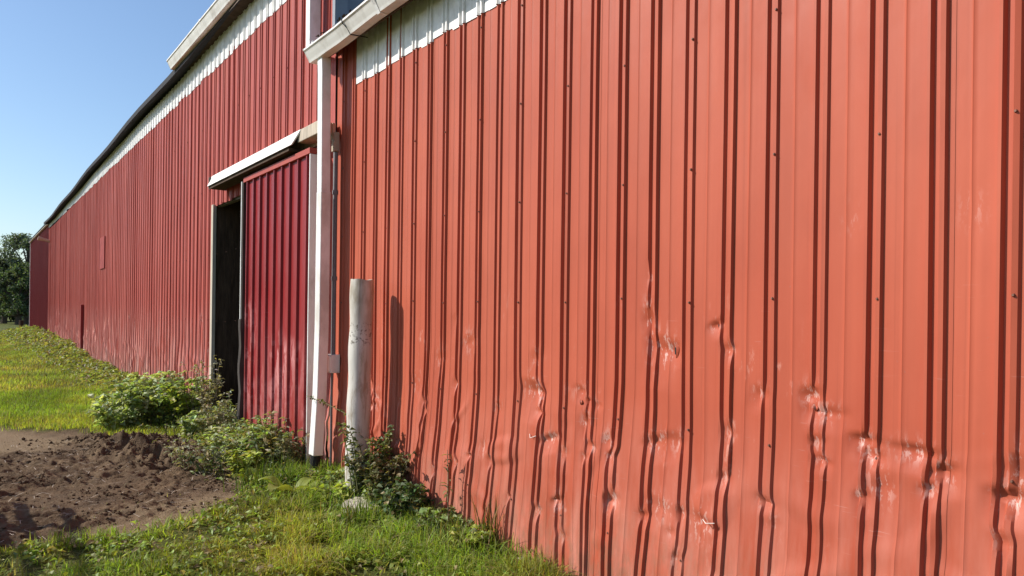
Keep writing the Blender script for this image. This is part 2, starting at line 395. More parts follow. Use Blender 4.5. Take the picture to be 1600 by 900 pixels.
def deform(s, z):
    low = sstep(1.75, 0.35, z)
    lat = 0.006*fbm(s*1.7, z*0.9, 61, 3)*low+0.0025*fbm(s*1.1, z*0.45, 63, 2)
    kr = s/PER
    zk = 0.62+0.75*vnoise(kr*0.8, kr*0+2.0, 64); lat = lat+0.085*(vnoise(kr*0.7, kr*0+5.0, 65)-0.28)*np.maximum(0, zk-z)
    zk2 = 0.35+0.5*vnoise(kr*0.9, kr*0+8.0, 67); lat = lat+0.10*(vnoise(kr*0.8, kr*0+9.0, 68)-0.5)*np.maximum(0, zk2-z)
    lat = lat+0.008*fbm(s*2.6, z*1.6, 66, 2)*sstep(1.25, 0.25, z)
    out = 0.045*sstep(1.15, 0.1, z)*(0.75+0.7*fbm(s*0.9, z*0+3.3, 71, 2))*sstep(16, 6, s)
    out = out+0.019*fbm(s*2.1, z*1.7, 73, 3)*low+0.003*fbm(s*2.4, z*1.1, 77, 2)
    # shallow creases (oil canning) low on the wall
    cr = np.abs(fbm(s*1.9+z*0.6, z*2.3-s*0.3, 79, 2)); out = out+0.012*sstep(0.13, 0.0, cr)*sstep(1.2, 0.6, z)
    ph = ((PHASE-s)/PER) % 1.0; pk = np.floor((PHASE-s)/PER)
    tri = np.where(ph < 0.61, np.clip((ph-0.30)/0.31, 0, 1), np.clip((0.94-ph)/0.33, 0, 1))
    out = out+tri*0.0075*(vnoise(pk*3.7+0.5, z*1.5, 83)-0.45)*(0.35+0.65*sstep(1.6, 0.9, z))
    amp = np.ones_like(s); scf = np.zeros_like(s)
    for s0, z0, c, d, rs, rz, lt in DENTS:
        k = (np.abs(s-s0) < max(rs*3.2, .14)) & (z < z0+rz*3.2)
        if not k.any(): continue
        ang = (s0*37.7+z0*11.3) % 1.0-0.5; du = s[k]-s0; dv = z[k]-z0; u = (du+dv*ang*0.8)/rs; v = (dv-du*ang*0.8)/rz; q = u*u+v*v
        amp[k] *= 1-c*np.exp(-q*1.6)
        vv = np.where(v > 0, v/0.55, v/1.7)
        out[k] -= 1.15*d*np.maximum(0, 1-np.abs(vv))*np.maximum(0, 1-np.abs(u)/1.5)
        scf[k] = np.maximum(scf[k], min(1, d/.016)*np.exp(-(u/0.75)**2-(v/0.7)**2))
        lat[k] += lt*np.exp(-(du/max(rs, .045))**2*0.6)*np.where(v < 0, np.exp(v*0.16), np.exp(-v*v*3))
    return lat, out, amp, scf
def siding(name, s0, s1, zrows, mat, parent, off=0.0, wavy=True, top=None, phase=PHASE, bottom_jag=0.0, ribscale=1.0, plane=0.0, seed=0, uneven=0.0):
    us = []
    k0 = math.floor((phase-s1)/PER)-1; k1 = math.ceil((phase-s0)/PER)+1
    for k in range(k0, k1+1):
        for o, h in PROF: us.append((phase-k*PER-o, h))
    us = [(u, h) for u, h in us if s0+0.004 < u < s1-0.004]
    us.sort()
    # heights at both cut edges follow the profile
    su = np.array([u for u, _ in us]); sh = np.array([h for _, h in us])
    su = np.concatenate([[s0], su, [s1]]); sh = np.concatenate([[sh[0] if False else np.interp(s0, su[1:-1], sh)], sh, [np.interp(s1, su[1:-1], sh)]])
    zr = np.asarray(zrows, float)
    S, Zg = np.meshgrid(su, zr); H = np.tile(sh, (len(zr), 1))
    if top is not None:                       # stretch the rows to a sloping or sagging top line
        Zt = top(S); Zg = zr[0]+(Zg-zr[0])*(Zt-zr[0])/(zr[-1]-zr[0])
    if bottom_jag: 
        pan = np.floor(su/0.44); jag = (hash2(pan, pan*0+seed, 3)-0.5)*bottom_jag+0.03*fbm(su*3, su*0, 91+seed, 2)*bottom_jag*8
        wgt = np.clip(1-(Zg-zr[0])/0.25, 0, 1); Zg = Zg+jag[None, :]*wgt
    if wavy:
        lat, out, amp, scf = deform(S.ravel(), Zg.ravel()); scf = scf.reshape(S.shape); lat = lat.reshape(S.shape); out = out.reshape(S.shape); amp = amp.reshape(S.shape)
    else:
        lat = 0.003*fbm(S*1.3, Zg*0.5, 95+seed, 2); out = 0.003*fbm(S*2, Zg, 97+seed, 2); amp = np.ones_like(S); scf = np.zeros_like(S)
    if uneven:                                # every ridge stands up and leans a little differently
        kk = np.round((phase-S)/PER*2); amp = amp*(1-uneven*(hash2(kk, kk*0+3, 12)-0.35)); lat = lat+0.010*(vnoise(S/PER*1.1, Zg*0.35, 14)-0.5)
    x = WALL-plane-off-(H*RIB*ribscale*amp+out)
    V = np.stack([x, S+lat, Zg], -1).reshape(-1, 3)
    a, b = S.shape; ix = np.arange(a*b).reshape(a, b)
    F = np.stack([ix[:-1,:-1], ix[1:,:-1], ix[1:,1:], ix[:-1,1:]], -1).reshape(-1, 4)
    me = mesh_np(name, V, F, True, np.repeat(scf.reshape(-1, 1), 3, 1)); me.set_sharp_from_angle(angle=R(34))
    return obj(name, me, mat, parent)

CORNER = 6.41
FAR1 = 36.4; FAR2 = 47.4
HR = EYE+1.965                                # foot of the pale band, low wing
HL = EYE+3.30                                 # foot of the pale band, tall barn
LEAVE = EYE+3.66                              # eave of the tall barn
def left_top(s): return LEAVE-0.02-0.20*sstep(17, 36, s)+0.02*fbm(s*0.5, s*0, 3, 2)
def left_band(s): return HL-0.10*sstep(14, 36, s)+0.02*fbm(s*0.7, s*0, 5, 2)

barn = thing('tall_barn', (WALL, 20, 0), 'tall long red metal barn with black roof edge, beyond the white downspout', 'barn')
wing = thing('low_barn_wing', (WALL, 2, 0), 'lower faded red metal barn wing with dented siding filling the right side', 'barn')
annex = thing('barn_annex', (WALL, 42, 0), 'dark red lower barn annex at the far left end of the wall', 'barn')

zr_fine = np.concatenate([np.arange(0.13, 1.72, 0.0115), np.linspace(1.74, EYE+2.385, 26)])
zr_near = np.concatenate([np.arange(0.13, 1.9, 0.05), np.linspace(1.95, HL, 26)])
# low wing: sheets four ribs wide, each its own piece, lapped a couple of millimetres
PW = PER*4
s = CORNER; i = 0
while s > -6:
    s1 = s; s0 = s-PW
    rows = zr_fine if s > 0 else np.concatenate([np.arange(0.13, 1.7, 0.12), np.linspace(1.8, EYE+2.385, 8)])
    siding('siding_panel', s0-0.006, s1, rows, M['red'], wing, off=0.0015*(i % 2), bottom_jag=0.05, seed=i, uneven=0.42)
    s = s0; i += 1
s = 5.985
while s > -6:
    siding('pale_band_panel', s-PW*0.75-0.006, s, np.linspace(HR, EYE+2.40, 10), M['galv'], wing, off=0.006+0.0015*(i % 2), wavy=False, seed=i, bottom_jag=0.02)
    s -= PW*0.75; i += 1
# tall barn: leave the doorway open
DO0, DO1 = 7.4, 10.5; DTOP = EYE+1.42
zr_door = np.linspace(DTOP, HL, 30)
s = CORNER+0.004; LPH = 0.72
while s < FAR1:
    s1 = min(s+PW, FAR1)
    if s < DO0 < s1: s1 = DO0
    if s < DO1 < s1: s1 = DO1
    mid = (s+s1)/2
    rows = zr_door if DO0 <= mid <= DO1 else zr_near
    siding('siding_panel', s, s1+0.006, rows, M['red_old'], barn, off=0.0015*(i % 2), phase=LPH, top=lambda S: left_band(S)+0.05, bottom_jag=0.06, seed=i, ribscale=0.95-0.33*min(1, max(0, (mid-8)/12)), uneven=0.5)
    siding('pale_band_panel', s, s1+0.006, np.linspace(HL, LEAVE, 8), M['galv'], barn, off=0.006+0.0015*(i % 2), wavy=False, phase=LPH, ribscale=0.95-0.33*min(1, max(0, (mid-8)/12)), top=None if s1 < 12 else left_top, seed=i, bottom_jag=0.05)
    s = s1; i += 1
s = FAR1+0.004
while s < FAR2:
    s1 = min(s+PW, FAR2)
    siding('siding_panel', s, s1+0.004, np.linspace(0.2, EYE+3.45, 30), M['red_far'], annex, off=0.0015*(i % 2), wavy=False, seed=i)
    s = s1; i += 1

# screws on the ridges
def screws(parent, srange, rows, phase):
    mb = MB()
    for k in range(-60, 240):
        sy = phase-k*PER-0.0465
        if not (srange[0] < sy < srange[1]) or k % 2: continue
        for z in rows:
            zz = z+random.uniform(-.012, .012); a = np.array([sy]); b = np.array([zz])
            la, ou, am, _sc = deform(a, b); x = WALL-float(ou[0])-0.92*RIB*float(am[0]); y = sy+float(la[0])
            n = 6; r = 0.0065
            vs = [(x+0.002, y+r*math.cos(q), zz+r*math.sin(q)) for q in np.linspace(0, 2*math.pi, n, endpoint=False)]
            vs += [(x-0.006, y+0.6*r*math.cos(q), zz+0.6*r*math.sin(q)) for q in np.linspace(0, 2*math.pi, n, endpoint=False)]
            mb.add(vs, [tuple(range(n, 2*n))]+[(j, (j+1) % n, (j+1) % n+n, j+n) for j in range(n)])
    tag(mb.build('screws', M['screw'], parent), kind='stuff')
screws(wing, (0.3, 6.3), (0.42, 1.02, 1.62, 2.22, 2.82, 3.42), PHASE)
screws(barn, (6.6, 22), (0.5, 1.4, 2.3, 3.2, 4.1), LPH)

# building shells behind the siding: footing, ends, back, roof
def shell(parent, s0, s1, eave, depth, rise, overhang, mat_end, roofmat, end_lo=0.0):
    mb = MB(); mb.box(WALL+0.012, WALL+0.20, s0, s1, -0.3, 0.17); mb.build('footing', M['footing'], parent)
    xr = WALL+depth
    MB().box(xr-0.12, xr, s0, s1, -0.2, eave).build('back_wall', M['wood_brown'], parent)
    for nm, y in (('end_wall', s0), ('end_wall', s1-0.06)):
        p = [(WALL+0.02, end_lo if y == s0 else 0.0), (xr, end_lo if y == s0 else 0.0), (xr, eave), ((WALL+xr)/2, eave+rise), (WALL+0.02, eave)]
        MB().prism_y(p, y+0.004, y+0.056).build(nm, mat_end, parent)
    xm = (WALL+xr)/2; sl_ = rise/(xm-WALL); xo = WALL-overhang; zo = eave-overhang*sl_
    n = 24
    for sgn, nm in ((1, 'roof_sheet'), (-1, 'roof_sheet')):
        vs = []; fs = []
        for q in range(n+1):
            y = s0+(s1-s0)*q/n
            sag = 0.0
            if roofmat is M['roof'] and parent is barn: sag = -0.20*float(sstep(17, 36, y))+0.025*math.sin(y*0.9)
            for th in (0.0, 0.085):
                xa, xb = (xo, xm) if sgn > 0 else (2*xm-xo, xm)
                vs += [(xa, y, zo+sag+th+0.02), (xb, y, eave+rise+sag*0.4+th+0.02)]
        for q in range(n):
            a = q*4; b = a+4
            fs += [(a, a+1, b+1, b), (a+2, b+2, b+3, a+3), (a, b, b+2, a+2), (a+1, a+3, b+3, b+1)]
        fs += [(0, 2, 3, 1), (n*4, n*4+1, n*4+3, n*4+2)]
        MB().add(vs, fs).build(nm, roofmat, parent)
    return xo, zo
shell(barn, CORNER+0.02, FAR1, LEAVE+0.02, 11.0, 2.6, 0.19, M['grey_sheet'], M['roof'])
shell(wing, -6.0, CORNER-0.02, EYE+2.40, 9.0, 1.5, 0.16, M['grey_sheet'], M['roof'])
shell(annex, FAR1+0.03, FAR2, EYE+3.46, 9.0, 1.6, 0.10, M['red_far'], M['roof'])
MB().box(WALL+0.2, WALL+11, CORNER, FAR1, -0.02, 0.03).build('floor', M['wood_brown'], barn)
MB().box(WALL-0.10, WALL-0.03, FAR1+0.03, FAR2, EYE+3.43, EYE+3.485).build('eave_trim', M['white'], annex)
MB().box(WALL-0.035, WALL+0.05, FAR2-0.03, FAR2+0.03, 0.1, EYE+3.46).build('corner_trim', M['white'], annex)
# dark soffit under the eaves
MB().box(WALL-0.165, WALL+0.02, -6, CORNER-0.03, EYE+2.375, EYE+2.395).build('soffit', M['soffit'], wing)
MB().box(WALL-0.175, WALL+0.02, CORNER+0.03, 12.0, LEAVE+0.0, LEAVE+0.018).build('soffit', M['soffit'], barn)
# corner trim of the tall barn above the wing
MB().box(WALL-0.05, WALL+0.075, CORNER-0.045, CORNER+0.018, EYE+2.36, LEAVE).build('corner_trim', M['grey_sheet'], barn, 0.004)

# ------------------------------------------------------------------ gutters and downspouts
def gutter(parent, s0, s1, back, lip, ztop, zbot, name='gutter'):
    xb = WALL-back; xl = WALL-lip; h = ztop-zbot; wv = lip-back
    t = 0.006
    outer = [(xb, ztop), (xb, zbot), (xb-wv*0.55, zbot), (xb-wv*0.62, zbot+h*0.18), (xb-wv*0.78, zbot+h*0.50), (xl+0.012, zbot+h*0.78), (xl, zbot+h*0.86), (xl, ztop), (xl+0.014, ztop)]
    inner = [(xl+0.014, ztop-0.012), (xl+t, ztop-0.014), (xl+0.018, zbot+h*0.78), (xb-wv*0.74, zbot+h*0.50), (xb-wv*0.56, zbot+h*0.18+t), (xb-t, zbot+t), (xb-t, ztop)]
    poly = outer+inner
    n = len(poly); ys = list(np.linspace(s0, s1, max(3, int((s1-s0)/0.6))))
    vs = []; fs = []
    for y in ys:
        dz = 0.006*math.sin(y*1.7)+0.004*math.sin(y*4.1); dx = 0.004*math.sin(y*2.3)
        vs += [(x+dx, y, z+dz) for x, z in poly]
    for q in range(len(ys)-1):
        for k in range(n): fs.append((q*n+k, q*n+(k+1) % n, (q+1)*n+(k+1) % n, (q+1)*n+k))
    g = MB().add(vs, fs).build(name, M['white'], parent)
    for y, sg in ((s0, 0), (s1, 1)):
        MB().prism_y([(x, z) for x, z in outer[:8]], y-0.003+0.006*sg-0.003, y+0.003+0.006*sg-0.003).build('gutter_end', M['white'], g)
    return g
wg = gutter(wing, -6, 6.47, 0.168, 0.302, EYE+2.345, EYE+2.232)
bg_ = gutter(barn, CORNER+0.02, 12.2, 0.178, 0.305, EYE+3.775, EYE+3.645)
MB().box(WALL-0.178, WALL-0.165, CORNER+0.02, 12.2, EYE+3.64, EYE+3.80).build('fascia', M['white'], barn)
MB().box(WALL-0.168, WALL-0.155, -6, CORNER, EYE+2.23, EYE+2.39).build('fascia', M['soffit'], wing)
# straps and joint bands on the gutters
for y in (5.62, 4.2, 2.7, 1.2):
    b = MB()
    b.tube([(WALL-0.305, y, EYE+2.348), (WALL-0.300, y-0.005, EYE+2.315), (WALL-0.262, y-0.02, EYE+2.275), (WALL-0.24, y-0.03, EYE+2.228), (WALL-0.168, y-0.06, EYE+2.222), (WALL-0.12, y-0.10, EYE+2.21)], 0.0045, 6)
    b.build('gutter_strap', M['black'], wg)
for G_, ys, zt_, zb_g in ((wg, (5.05, 2.0), EYE+2.345, EYE+2.232), (bg_, (10.2, 8.1), EYE+3.775, EYE+3.645)):
    for y in ys:
        bk, lp_ = (0.168, 0.302) if G_ is wg else (0.178, 0.305); wv = lp_-bk; hh_ = zt_-zb_g; xb = WALL-bk
        pl = [(xb-wv*0.1, zb_g-.003), (xb-wv*0.56, zb_g-.003), (xb-wv*0.64, zb_g+hh_*.17), (xb-wv*0.80, zb_g+hh_*.49), (xb-wv*1.0-.002, zb_g+hh_*.84), (xb-wv*1.0-.004, zt_+.003), (xb-wv*.97, zt_+.003), (xb-wv*.95, zb_g+hh_*.86), (xb-wv*.74, zb_g+hh_*.52), (xb-wv*.55, zb_g+.004), (xb-wv*.1, zb_g+.004)]
        MB().prism_y(pl, y, y+0.045).build('gutter_seam', M['galv'], G_)
# old leaves lying in the wing gutter
lm = MB()
for k in range(60):
    y = random.choice([6.05, 5.75, 5.4, 4.9])+random.gauss(0, 0.10); x = WALL-0.275+random.uniform(-.015, .05); z = EYE+2.352+random.uniform(0, .022)
    r = random.uniform(.008, .02); a = random.uniform(0, 6)
    lm.add([(x+r*math.cos(a), y+r*math.sin(a), z), (x-r*math.sin(a), y+r*math.cos(a), z+.012), (x-r*math.cos(a), y-r*math.sin(a), z+.004), (x, y-r, z+.02)], [(0, 1, 2, 3), (0, 2, 3)])
tag(lm.build('gutter_leaves', M['soffit'], wg), kind='stuff')

def rect_pipe(path, wy, wx, name, mat, parent, bevel=0.008):
    """rectangular pipe along a path of (x,y,z); wy along the wall, wx out of it"""
    vs = []; fs = []
    for i, p in enumerate(path):
        p = Vector(p); t = (Vector(path[min(i+1, len(path)-1)])-Vector(path[max(i-1, 0)])).normalized()
        ax = Vector((1, 0, 0)); ax = (ax-t*ax.dot(t)).normalized(); ay = t.cross(ax).normalized()
        for a, b in ((-1,-1),(1,-1),(1,1),(-1,1)):
            vs.append(tuple(p+ax*a*wx/2+ay*b*wy/2))
    for i in range(len(path)-1):
        for k in range(4): fs.append((i*4+k, i*4+(k+1) % 4, i*4+4+(k+1) % 4, i*4+4+k))
    fs += [(3, 2, 1, 0), tuple(len(path)*4-4+k for k in range(4))]
    return MB().add(vs, fs).build(name, mat, parent, bevel)
DSX, DSY = WALL-0.155, 6.285
ZJ = W(503, 310, 0.16).z
ds = rect_pipe([(DSX-0.025, DSY, EYE+2.245), (DSX-0.02, DSY, EYE+2.1), (DSX-0.012, DSY, ZJ)], 0.105, 0.085, 'downspout', M['white'], wing)
rect_pipe([(DSX-0.012, DSY, ZJ+0.05), (DSX-0.014, DSY, 1.4), (DSX-0.024, DSY+0.005, 0.8), (DSX-0.05, DSY+0.01, 0.27)], 0.112, 0.092, 'lower_pipe', M['white'], ds)
MB().tube([(DSX-0.050, DSY+0.01, 0.30), (DSX-0.055, DSY+0.01, 0.12)], 0.045, 12).build('black_connector', M['black'], ds)
MB().tube([(DSX-0.06, DSY+0.02, 0.145), (DSX-0.062, DSY+0.02, -0.1)], 0.058, 16).build('drain_stub', M['concrete'], ds, smooth=True)
bd = rect_pipe([(WALL-0.24, 6.82, EYE+3.68), (WALL-0.24, 6.82, EYE+3.62), (WALL-0.14, 6.78, EYE+3.42), (WALL-0.10, 6.76, EYE+3.30), (WALL-0.10, 6.76, EYE+2.62), (WALL-0.105, 6.745, EYE+2.50), (WALL-0.12, 6.69, EYE+2.41), (WALL-0.15, 6.56, EYE+2.37), (WALL-0.20, 6.38, EYE+2.36)], 0.10, 0.11, 'downspout', M['white'], barn)

# ------------------------------------------------------------------ sliding door, its opening and its track
MB().box(WALL-0.035, WALL+0.012, DO1-0.01, DO1+0.085, 0.0, DTOP).build('door_jamb', M['wood_cream'], barn, 0.004)
MB().box(WALL+0.02, WALL+0.55, DO1+0.004, DO1+0.05, 0.0, DTOP+0.1).build('inner_post', M['wood_inner'], barn, 0.006)
MB().box(WALL+0.03, WALL+0.09, DO0, DO1, DTOP-0.03, DTOP+0.17).build('lintel_board', M['wood_grey'], barn, 0.004)
MB().box(WALL+0.9, WALL+1.0, 8.6, 12.6, 0.03, 1.25).build('stall_board', M['wood_brown'], barn, 0.01)
DX = WALL-0.15                                # face of the door
D0, D1 = 6.60, 8.62; DB, DT = 0.02, EYE+1.445
us = []; p = 0.228; k = D0+0.03
prof = [(D0, 0)]
yy = D1-0.10
marks = []
while yy > D0+0.05: marks.append(yy); yy -= p
for mk in sorted(marks):
    prof += [(mk-0.020, 0), (mk-0.012, 1), (mk+0.008, 1), (mk+0.016, 0), (mk+0.07, 0), (mk+0.115, .06), (mk+0.16, 0)]
prof = [q for q in prof if q[0] <= D1-0.001]+[(D1, 0)]
su = np.array([q[0] for q in prof]); sh = np.array([q[1] for q in prof]); zr = np.concatenate([np.arange(DB, 1.6, 0.05), np.linspace(1.62, DT, 20)])
S, Zg = np.meshgrid(su, zr); H = np.tile(sh, (len(zr), 1))
ox = 0.006*fbm(S*2.2, Zg*1.2, 111, 3)*sstep(2.0, 0.5, Zg)
V = np.stack([DX-H*0.024-ox, S+0.006*fbm(S*2, Zg*1.5, 113, 2)*sstep(1.8, .4, Zg), Zg], -1).reshape(-1, 3)
a, b = S.shape; ix = np.arange(a*b).reshape(a, b)
door = obj('sliding_door', mesh_np('sliding_door', V, np.stack([ix[:-1,:-1], ix[1:,:-1], ix[1:,1:], ix[:-1,1:]], -1).reshape(-1, 4)), M['door_red'], barn)
door['label'] = 'deep red ribbed sliding door with white scuffs'
MB().box(DX-0.034, DX+0.05, D0-0.01, D1, DT, DT+0.055).build('top_trim', M['red_old'], door, 0.003)
MB().box(DX-0.030, DX+0.062, D0-0.016, D0+0.002, DB, DT-0.004).build('edge_trim', M['grey_sheet'] if False else M['white'], door, 0.003)
st = MB()
n = 14
for q in range(n):                           # rough leading stile, two boards
    pass
rect_pipe([(DX-0.004+0.006*math.sin(q*1.3), D1+0.05+0.008*math.sin(q*0.9), DB-0.03+(1.45)*q/n) for q in range(n+1)], 0.085, 0.075, 'stile_board', M['wood_dark'], door, 0.008)
rect_pipe([(DX-0.0, D1+0.045, 1.41), (DX, D1+0.045, DT+0.02)], 0.07, 0.06, 'stile_board', M['wood_dark'], door, 0.004)
MB().box(DX-0.036, DX-0.028, D1+0.052, D1+0.072, 1.42, DT+0.02).build('stile_strip', M['white'], door)
MB().box(DX+0.004, DX+0.05, D0, D1, DB, DB+0.10).build('door_rail', M['wood_grey'], door)
MB().box(DX+0.004, DX+0.05, D0, D1, 1.2, 1.3).build('door_rail', M['wood_grey'], door)
# hood over the track: sloping white sheet with a dark underside
hx = WALL-0.255; HT = EYE+1.70; HB = EYE+1.565
h0, h1 = 6.78, 9.93
hood = MB().add([(hx, h0+0.10, HB), (hx, h1, HB), (WALL-0.20, h1, HT), (WALL-0.20, h0, HT), (WALL-0.01, h1, HT+0.03), (WALL-0.01, h0-0.02, HT+0.03),
                 (hx+0.012, h0+0.10, HB), (hx+0.012, h1, HB), (WALL-0.19, h1, HT-0.012), (WALL-0.19, h0, HT-0.012), (WALL-0.01, h1, HT+0.018), (WALL-0.01, h0-0.02, HT+0.018)],
                [(0, 3, 2, 1), (3, 5, 4, 2), (6, 7, 8, 9), (9, 8, 10, 11), (0, 1, 7, 6), (0, 6, 9, 3), (3, 9, 11, 5), (1, 2, 8, 7), (2, 4, 10, 8)]).build('track_hood', M['white'], barn)
MB().box(hx+0.016, WALL-0.02, h1-0.03, h1-0.005, HB-0.03, HT-0.02).build('hood_end', M['wood_grey'], hood)
MB().box(WALL-0.06, WALL-0.028, 6.36, h1-0.035, EYE+1.56, EYE+1.70).build('track_board', M['wood_pale'], barn, 0.004)
MB().box(hx+0.02, WALL-0.062, 7.0, h1-0.04, HB-0.035, HB-0.005).build('track_rail', M['soffit'], barn)
MB().box(WALL-0.20, WALL-0.064, 6.36, 6.86, EYE+1.585, EYE+1.70).build('track_block', M['wood_pale'], barn, 0.006)
# far details on the tall barn
hb = W(161, 395); MB().box(WALL-0.035, WALL-0.005, hb.y-0.45, hb.y+0.35, W(161, 420).z, W(161, 371).z).build('wall_hatch', M['hatch'], barn, 0.004)
cb = W(131, 520); MB().box(WALL-0.09, WALL-0.005, cb.y-0.06, cb.y+0.06, 0.15, W(131, 476).z).build('wall_cleat', M['red_far'], barn, 0.006)
lp = W(78, 375)
MB().tube([(WALL, lp.y, lp.z-.05), (WALL-0.2, lp.y, lp.z), (WALL-0.42, lp.y, lp.z+.05)], [.06, .06, .09], 10).build('wall_lamp', M['beige'], annex)

# ------------------------------------------------------------------ conduit, boxes
CY = 6.305
cd = MB().tube([(WALL-0.05, CY, W(510, 566).z), (WALL-0.05, CY, W(522, 240).z)], 0.021, 12).build('conduit_pipe', M['conduit'], wing, smooth=True)
for py in (305, 436): 
    z = W(521, py).z; MB().tube([(WALL-0.05, CY, z-0.018), (WALL-0.05, CY, z+0.018)], 0.027, 12).build('coupling', M['conduit'], cd, smooth=True)
zt = W(522, 214).z; zb_ = W(522, 243).z
MB().box(WALL-0.08, WALL-0.03, CY-0.035, CY+0.035, zb_, zt).build('upper_box', M['beige'], cd, 0.006)
z1 = W(508, 581, .1).z; z2 = W(508, 554, .1).z
MB().box(WALL-0.215, WALL-0.02, CY-0.06, CY+0.045, z1, z2).build('junction_box', M['white'], cd, 0.022)
MB().box(WALL-0.10, WALL-0.012, CY-0.064, CY+0.05, z1-0.004, z2+0.004).build('box_cover', M['white'], cd, 0.004)
MB().tube([(WALL-0.06, CY, z1), (WALL-0.06, CY, 0.0)], 0.012, 8).build('lower_conduit', M['conduit'], cd, smooth=True)

# tears and snagged bits on the dented siding
def tear(px, py, l, wd, nm='tear', mat='black'):  # flat black plate painted in for the dark inside of each hole
    p = W(px, py); la, ou, am, _sc = deform(np.array([p.y]), np.array([p.z])); x = WALL-float(ou[0])-0.004
    n = 8; vs = []; 
    for q in range(n+1):
        t = q/n; ww = wd*math.sin(math.pi*t)**0.7
        vs += [(x, p.y-ww/2+0.004*math.sin(t*5), p.z-l/2+l*t), (x, p.y+ww/2, p.z-l/2+l*t)]
    t_ = MB().add(vs, [(2*q, 2*q+1, 2*q+3, 2*q+2) for q in range(n)]).build(nm, M[mat], wing)
    vs2 = []
    for q in range(n+1):                     # curled lip beside the tear
        t = q/n; ww = wd*math.sin(math.pi*t)**0.7
        vs2 += [(x+0.002, p.y-ww/2-0.002, p.z-l/2+l*t), (x-0.9*ww, p.y-ww/2-0.35*ww, p.z-l/2+l*t), (x-0.6*ww, p.y-ww/2-0.9*ww-0.004, p.z-l/2+l*t)]
    MB().add(vs2, [(3*q+k, 3*q+k+1, 3*q+3+k+1, 3*q+3+k) for q in range(n) for k in (0, 1)]).build('tear_lip', M['red'], t_)
tear(1052, 545, 0.105, 0.016)
tear(908, 628, 0.03, 0.012); tear(1121, 508, 0.03, 0.010); tear(1271, 638, 0.022, 0.008)
for px, py, dx, dz, r in ((830, 682, .07, .015, .0024), (1107, 814, .07, -.004, .0022)):
    p = W(px, py, 0.03); la, ou, am, _sc = deform(np.array([p.y]), np.array([p.z]))
    x = WALL-0.028-float(ou[0])
    MB().tube([(x+.02, p.y+dx/2, p.z+dz/2), (x-.004, p.y, p.z-.008), (x+.012, p.y-dx/2, p.z+dz/2)], r, 6).build('bent_wire', M['bare'], wing)

# ------------------------------------------------------------------ the post
pc = (W(566, 437, 0.225)); PX = pc.x; PY = pc.y; PTOP = pc.z
PBX = PX-0.015; PBY = PY+0.03
mb = MB(); n = 28; rows = 26; vs = []; fs = []
for q in range(rows+1):
    t = q/rows; z = -0.15+(PTOP+0.15)*t
    cx = PBX+(PX-PBX)*t; cy = PBY+(PY-PBY)*t; rr = 0.090+0.004*math.sin(q*1.1)
    for k in range(n):
        a = 2*math.pi*k/n; r = rr+0.004*float(fbm(np.array([a*1.3]), np.array([z*2.5]), 131, 3)[0])
        zz = z+(0.004*math.sin(a*2+1)+0.003*math.sin(a*5) if q == rows else 0)
        vs.append((cx+r*math.cos(a), cy+r*math.sin(a), zz))
for q in range(rows):
    for k in range(n): fs.append((q*n+k, q*n+(k+1) % n, (q+1)*n+(k+1) % n, (q+1)*n+k))
c0 = len(vs); vs.append((PX, PY, PTOP-0.012)); 
for k in range(n): fs.append((rows*n+k, rows*n+(k+1) % n, c0))
tag(mb.add(vs, fs).build('wooden_post', M['post'], smooth=True), 'round white weathered post standing in front of the red wall', 'post')

# ------------------------------------------------------------------ stones by the wall
def rock(name, c, sx, sy, sz, mat, label, cat, seed, rz=0.0, sub=2):
    import bmesh
    bm = bmesh.new(); bmesh.ops.create_cube(bm, size=2); bmesh.ops.subdivide_edges(bm, edges=bm.edges, cuts=3, use_grid_fill=True)
    for v in bm.verts:
        p = v.co; l = p.length; m = max(abs(p.x), abs(p.y), abs(p.z)); f = 0.72+0.28*m/l*1.25
        nn = 0.10*float(fbm(np.array([p.x*1.3+seed+p.z]), np.array([p.y*1.3-p.z*0.7]), seed, 3)[0])
        v.co = Vector((p.x*sx*(f+nn), p.y*sy*(f+nn), p.z*sz*(f+nn)))
    me = bpy.data.meshes.new(name); bm.to_mesh(me); bm.free()
    o = obj(name, me, mat); o.location = c; o.rotation_euler = (0.06, -0.05, rz)
    return tag(o, label, cat)
g = G(576, 800, 0.05); rock('concrete_chunk', (g.x+.02, g.y, 0.085), .17, .15, .06, M['concrete'], 'pale flat concrete chunk in the grass at the foot of the post', 'stone', 3, 0.4)
g = G(790, 838, 0.06); rock('footing_stone', (WALL-0.09, g.y, 0.03), .09, .22, .07, M['footing'], 'grey stone against the wall foot right of the post', 'stone', 9, 0.1)
g = G(362, 668, 0.05); rock('pale_stone', (g.x, g.y, 0.05), .07, .09, .06, M['concrete'], 'small pale stone at the open doorway', 'stone', 14, 0.2)

# ------------------------------------------------------------------ unseen rails added on the left to throw bar shadows on the dirt
kx = math.cos(SUN_AZ)/math.tan(SUN_EL); ky = -math.sin(SUN_AZ)/math.tan(SUN_EL)
g1 = G(104, 796); H1 = 1.34; fx = g1.x-kx*H1; fy1 = g1.y-ky*H1
g2 = G(36, 788); H2 = H1-(g1.x-g2.x)/kx; fy2 = g2.y-ky*H2
shadow_caster = thing('shadow_rails', (fx, fy1-1.5, 0), 'unseen grey rails added left of the dirt patch to throw bar shadows', 'shadow_caster')
rect_pipe([(fx, -2.5, H2-.22), (fx, fy2-.40, H2-.22)], 0.24, 0.03, 'board', M['wood_grey'], shadow_caster)  # board added to throw the broad dark patch beside the bars
for Hh, ye in ((H1, fy1), (H2, fy2)):
    rect_pipe([(fx, -2.5, Hh+0.01), (fx, 1.5, Hh-0.01), (fx, ye, Hh)], 0.045, 0.055, 'rail', M['wood_grey'], shadow_caster, 0.006)
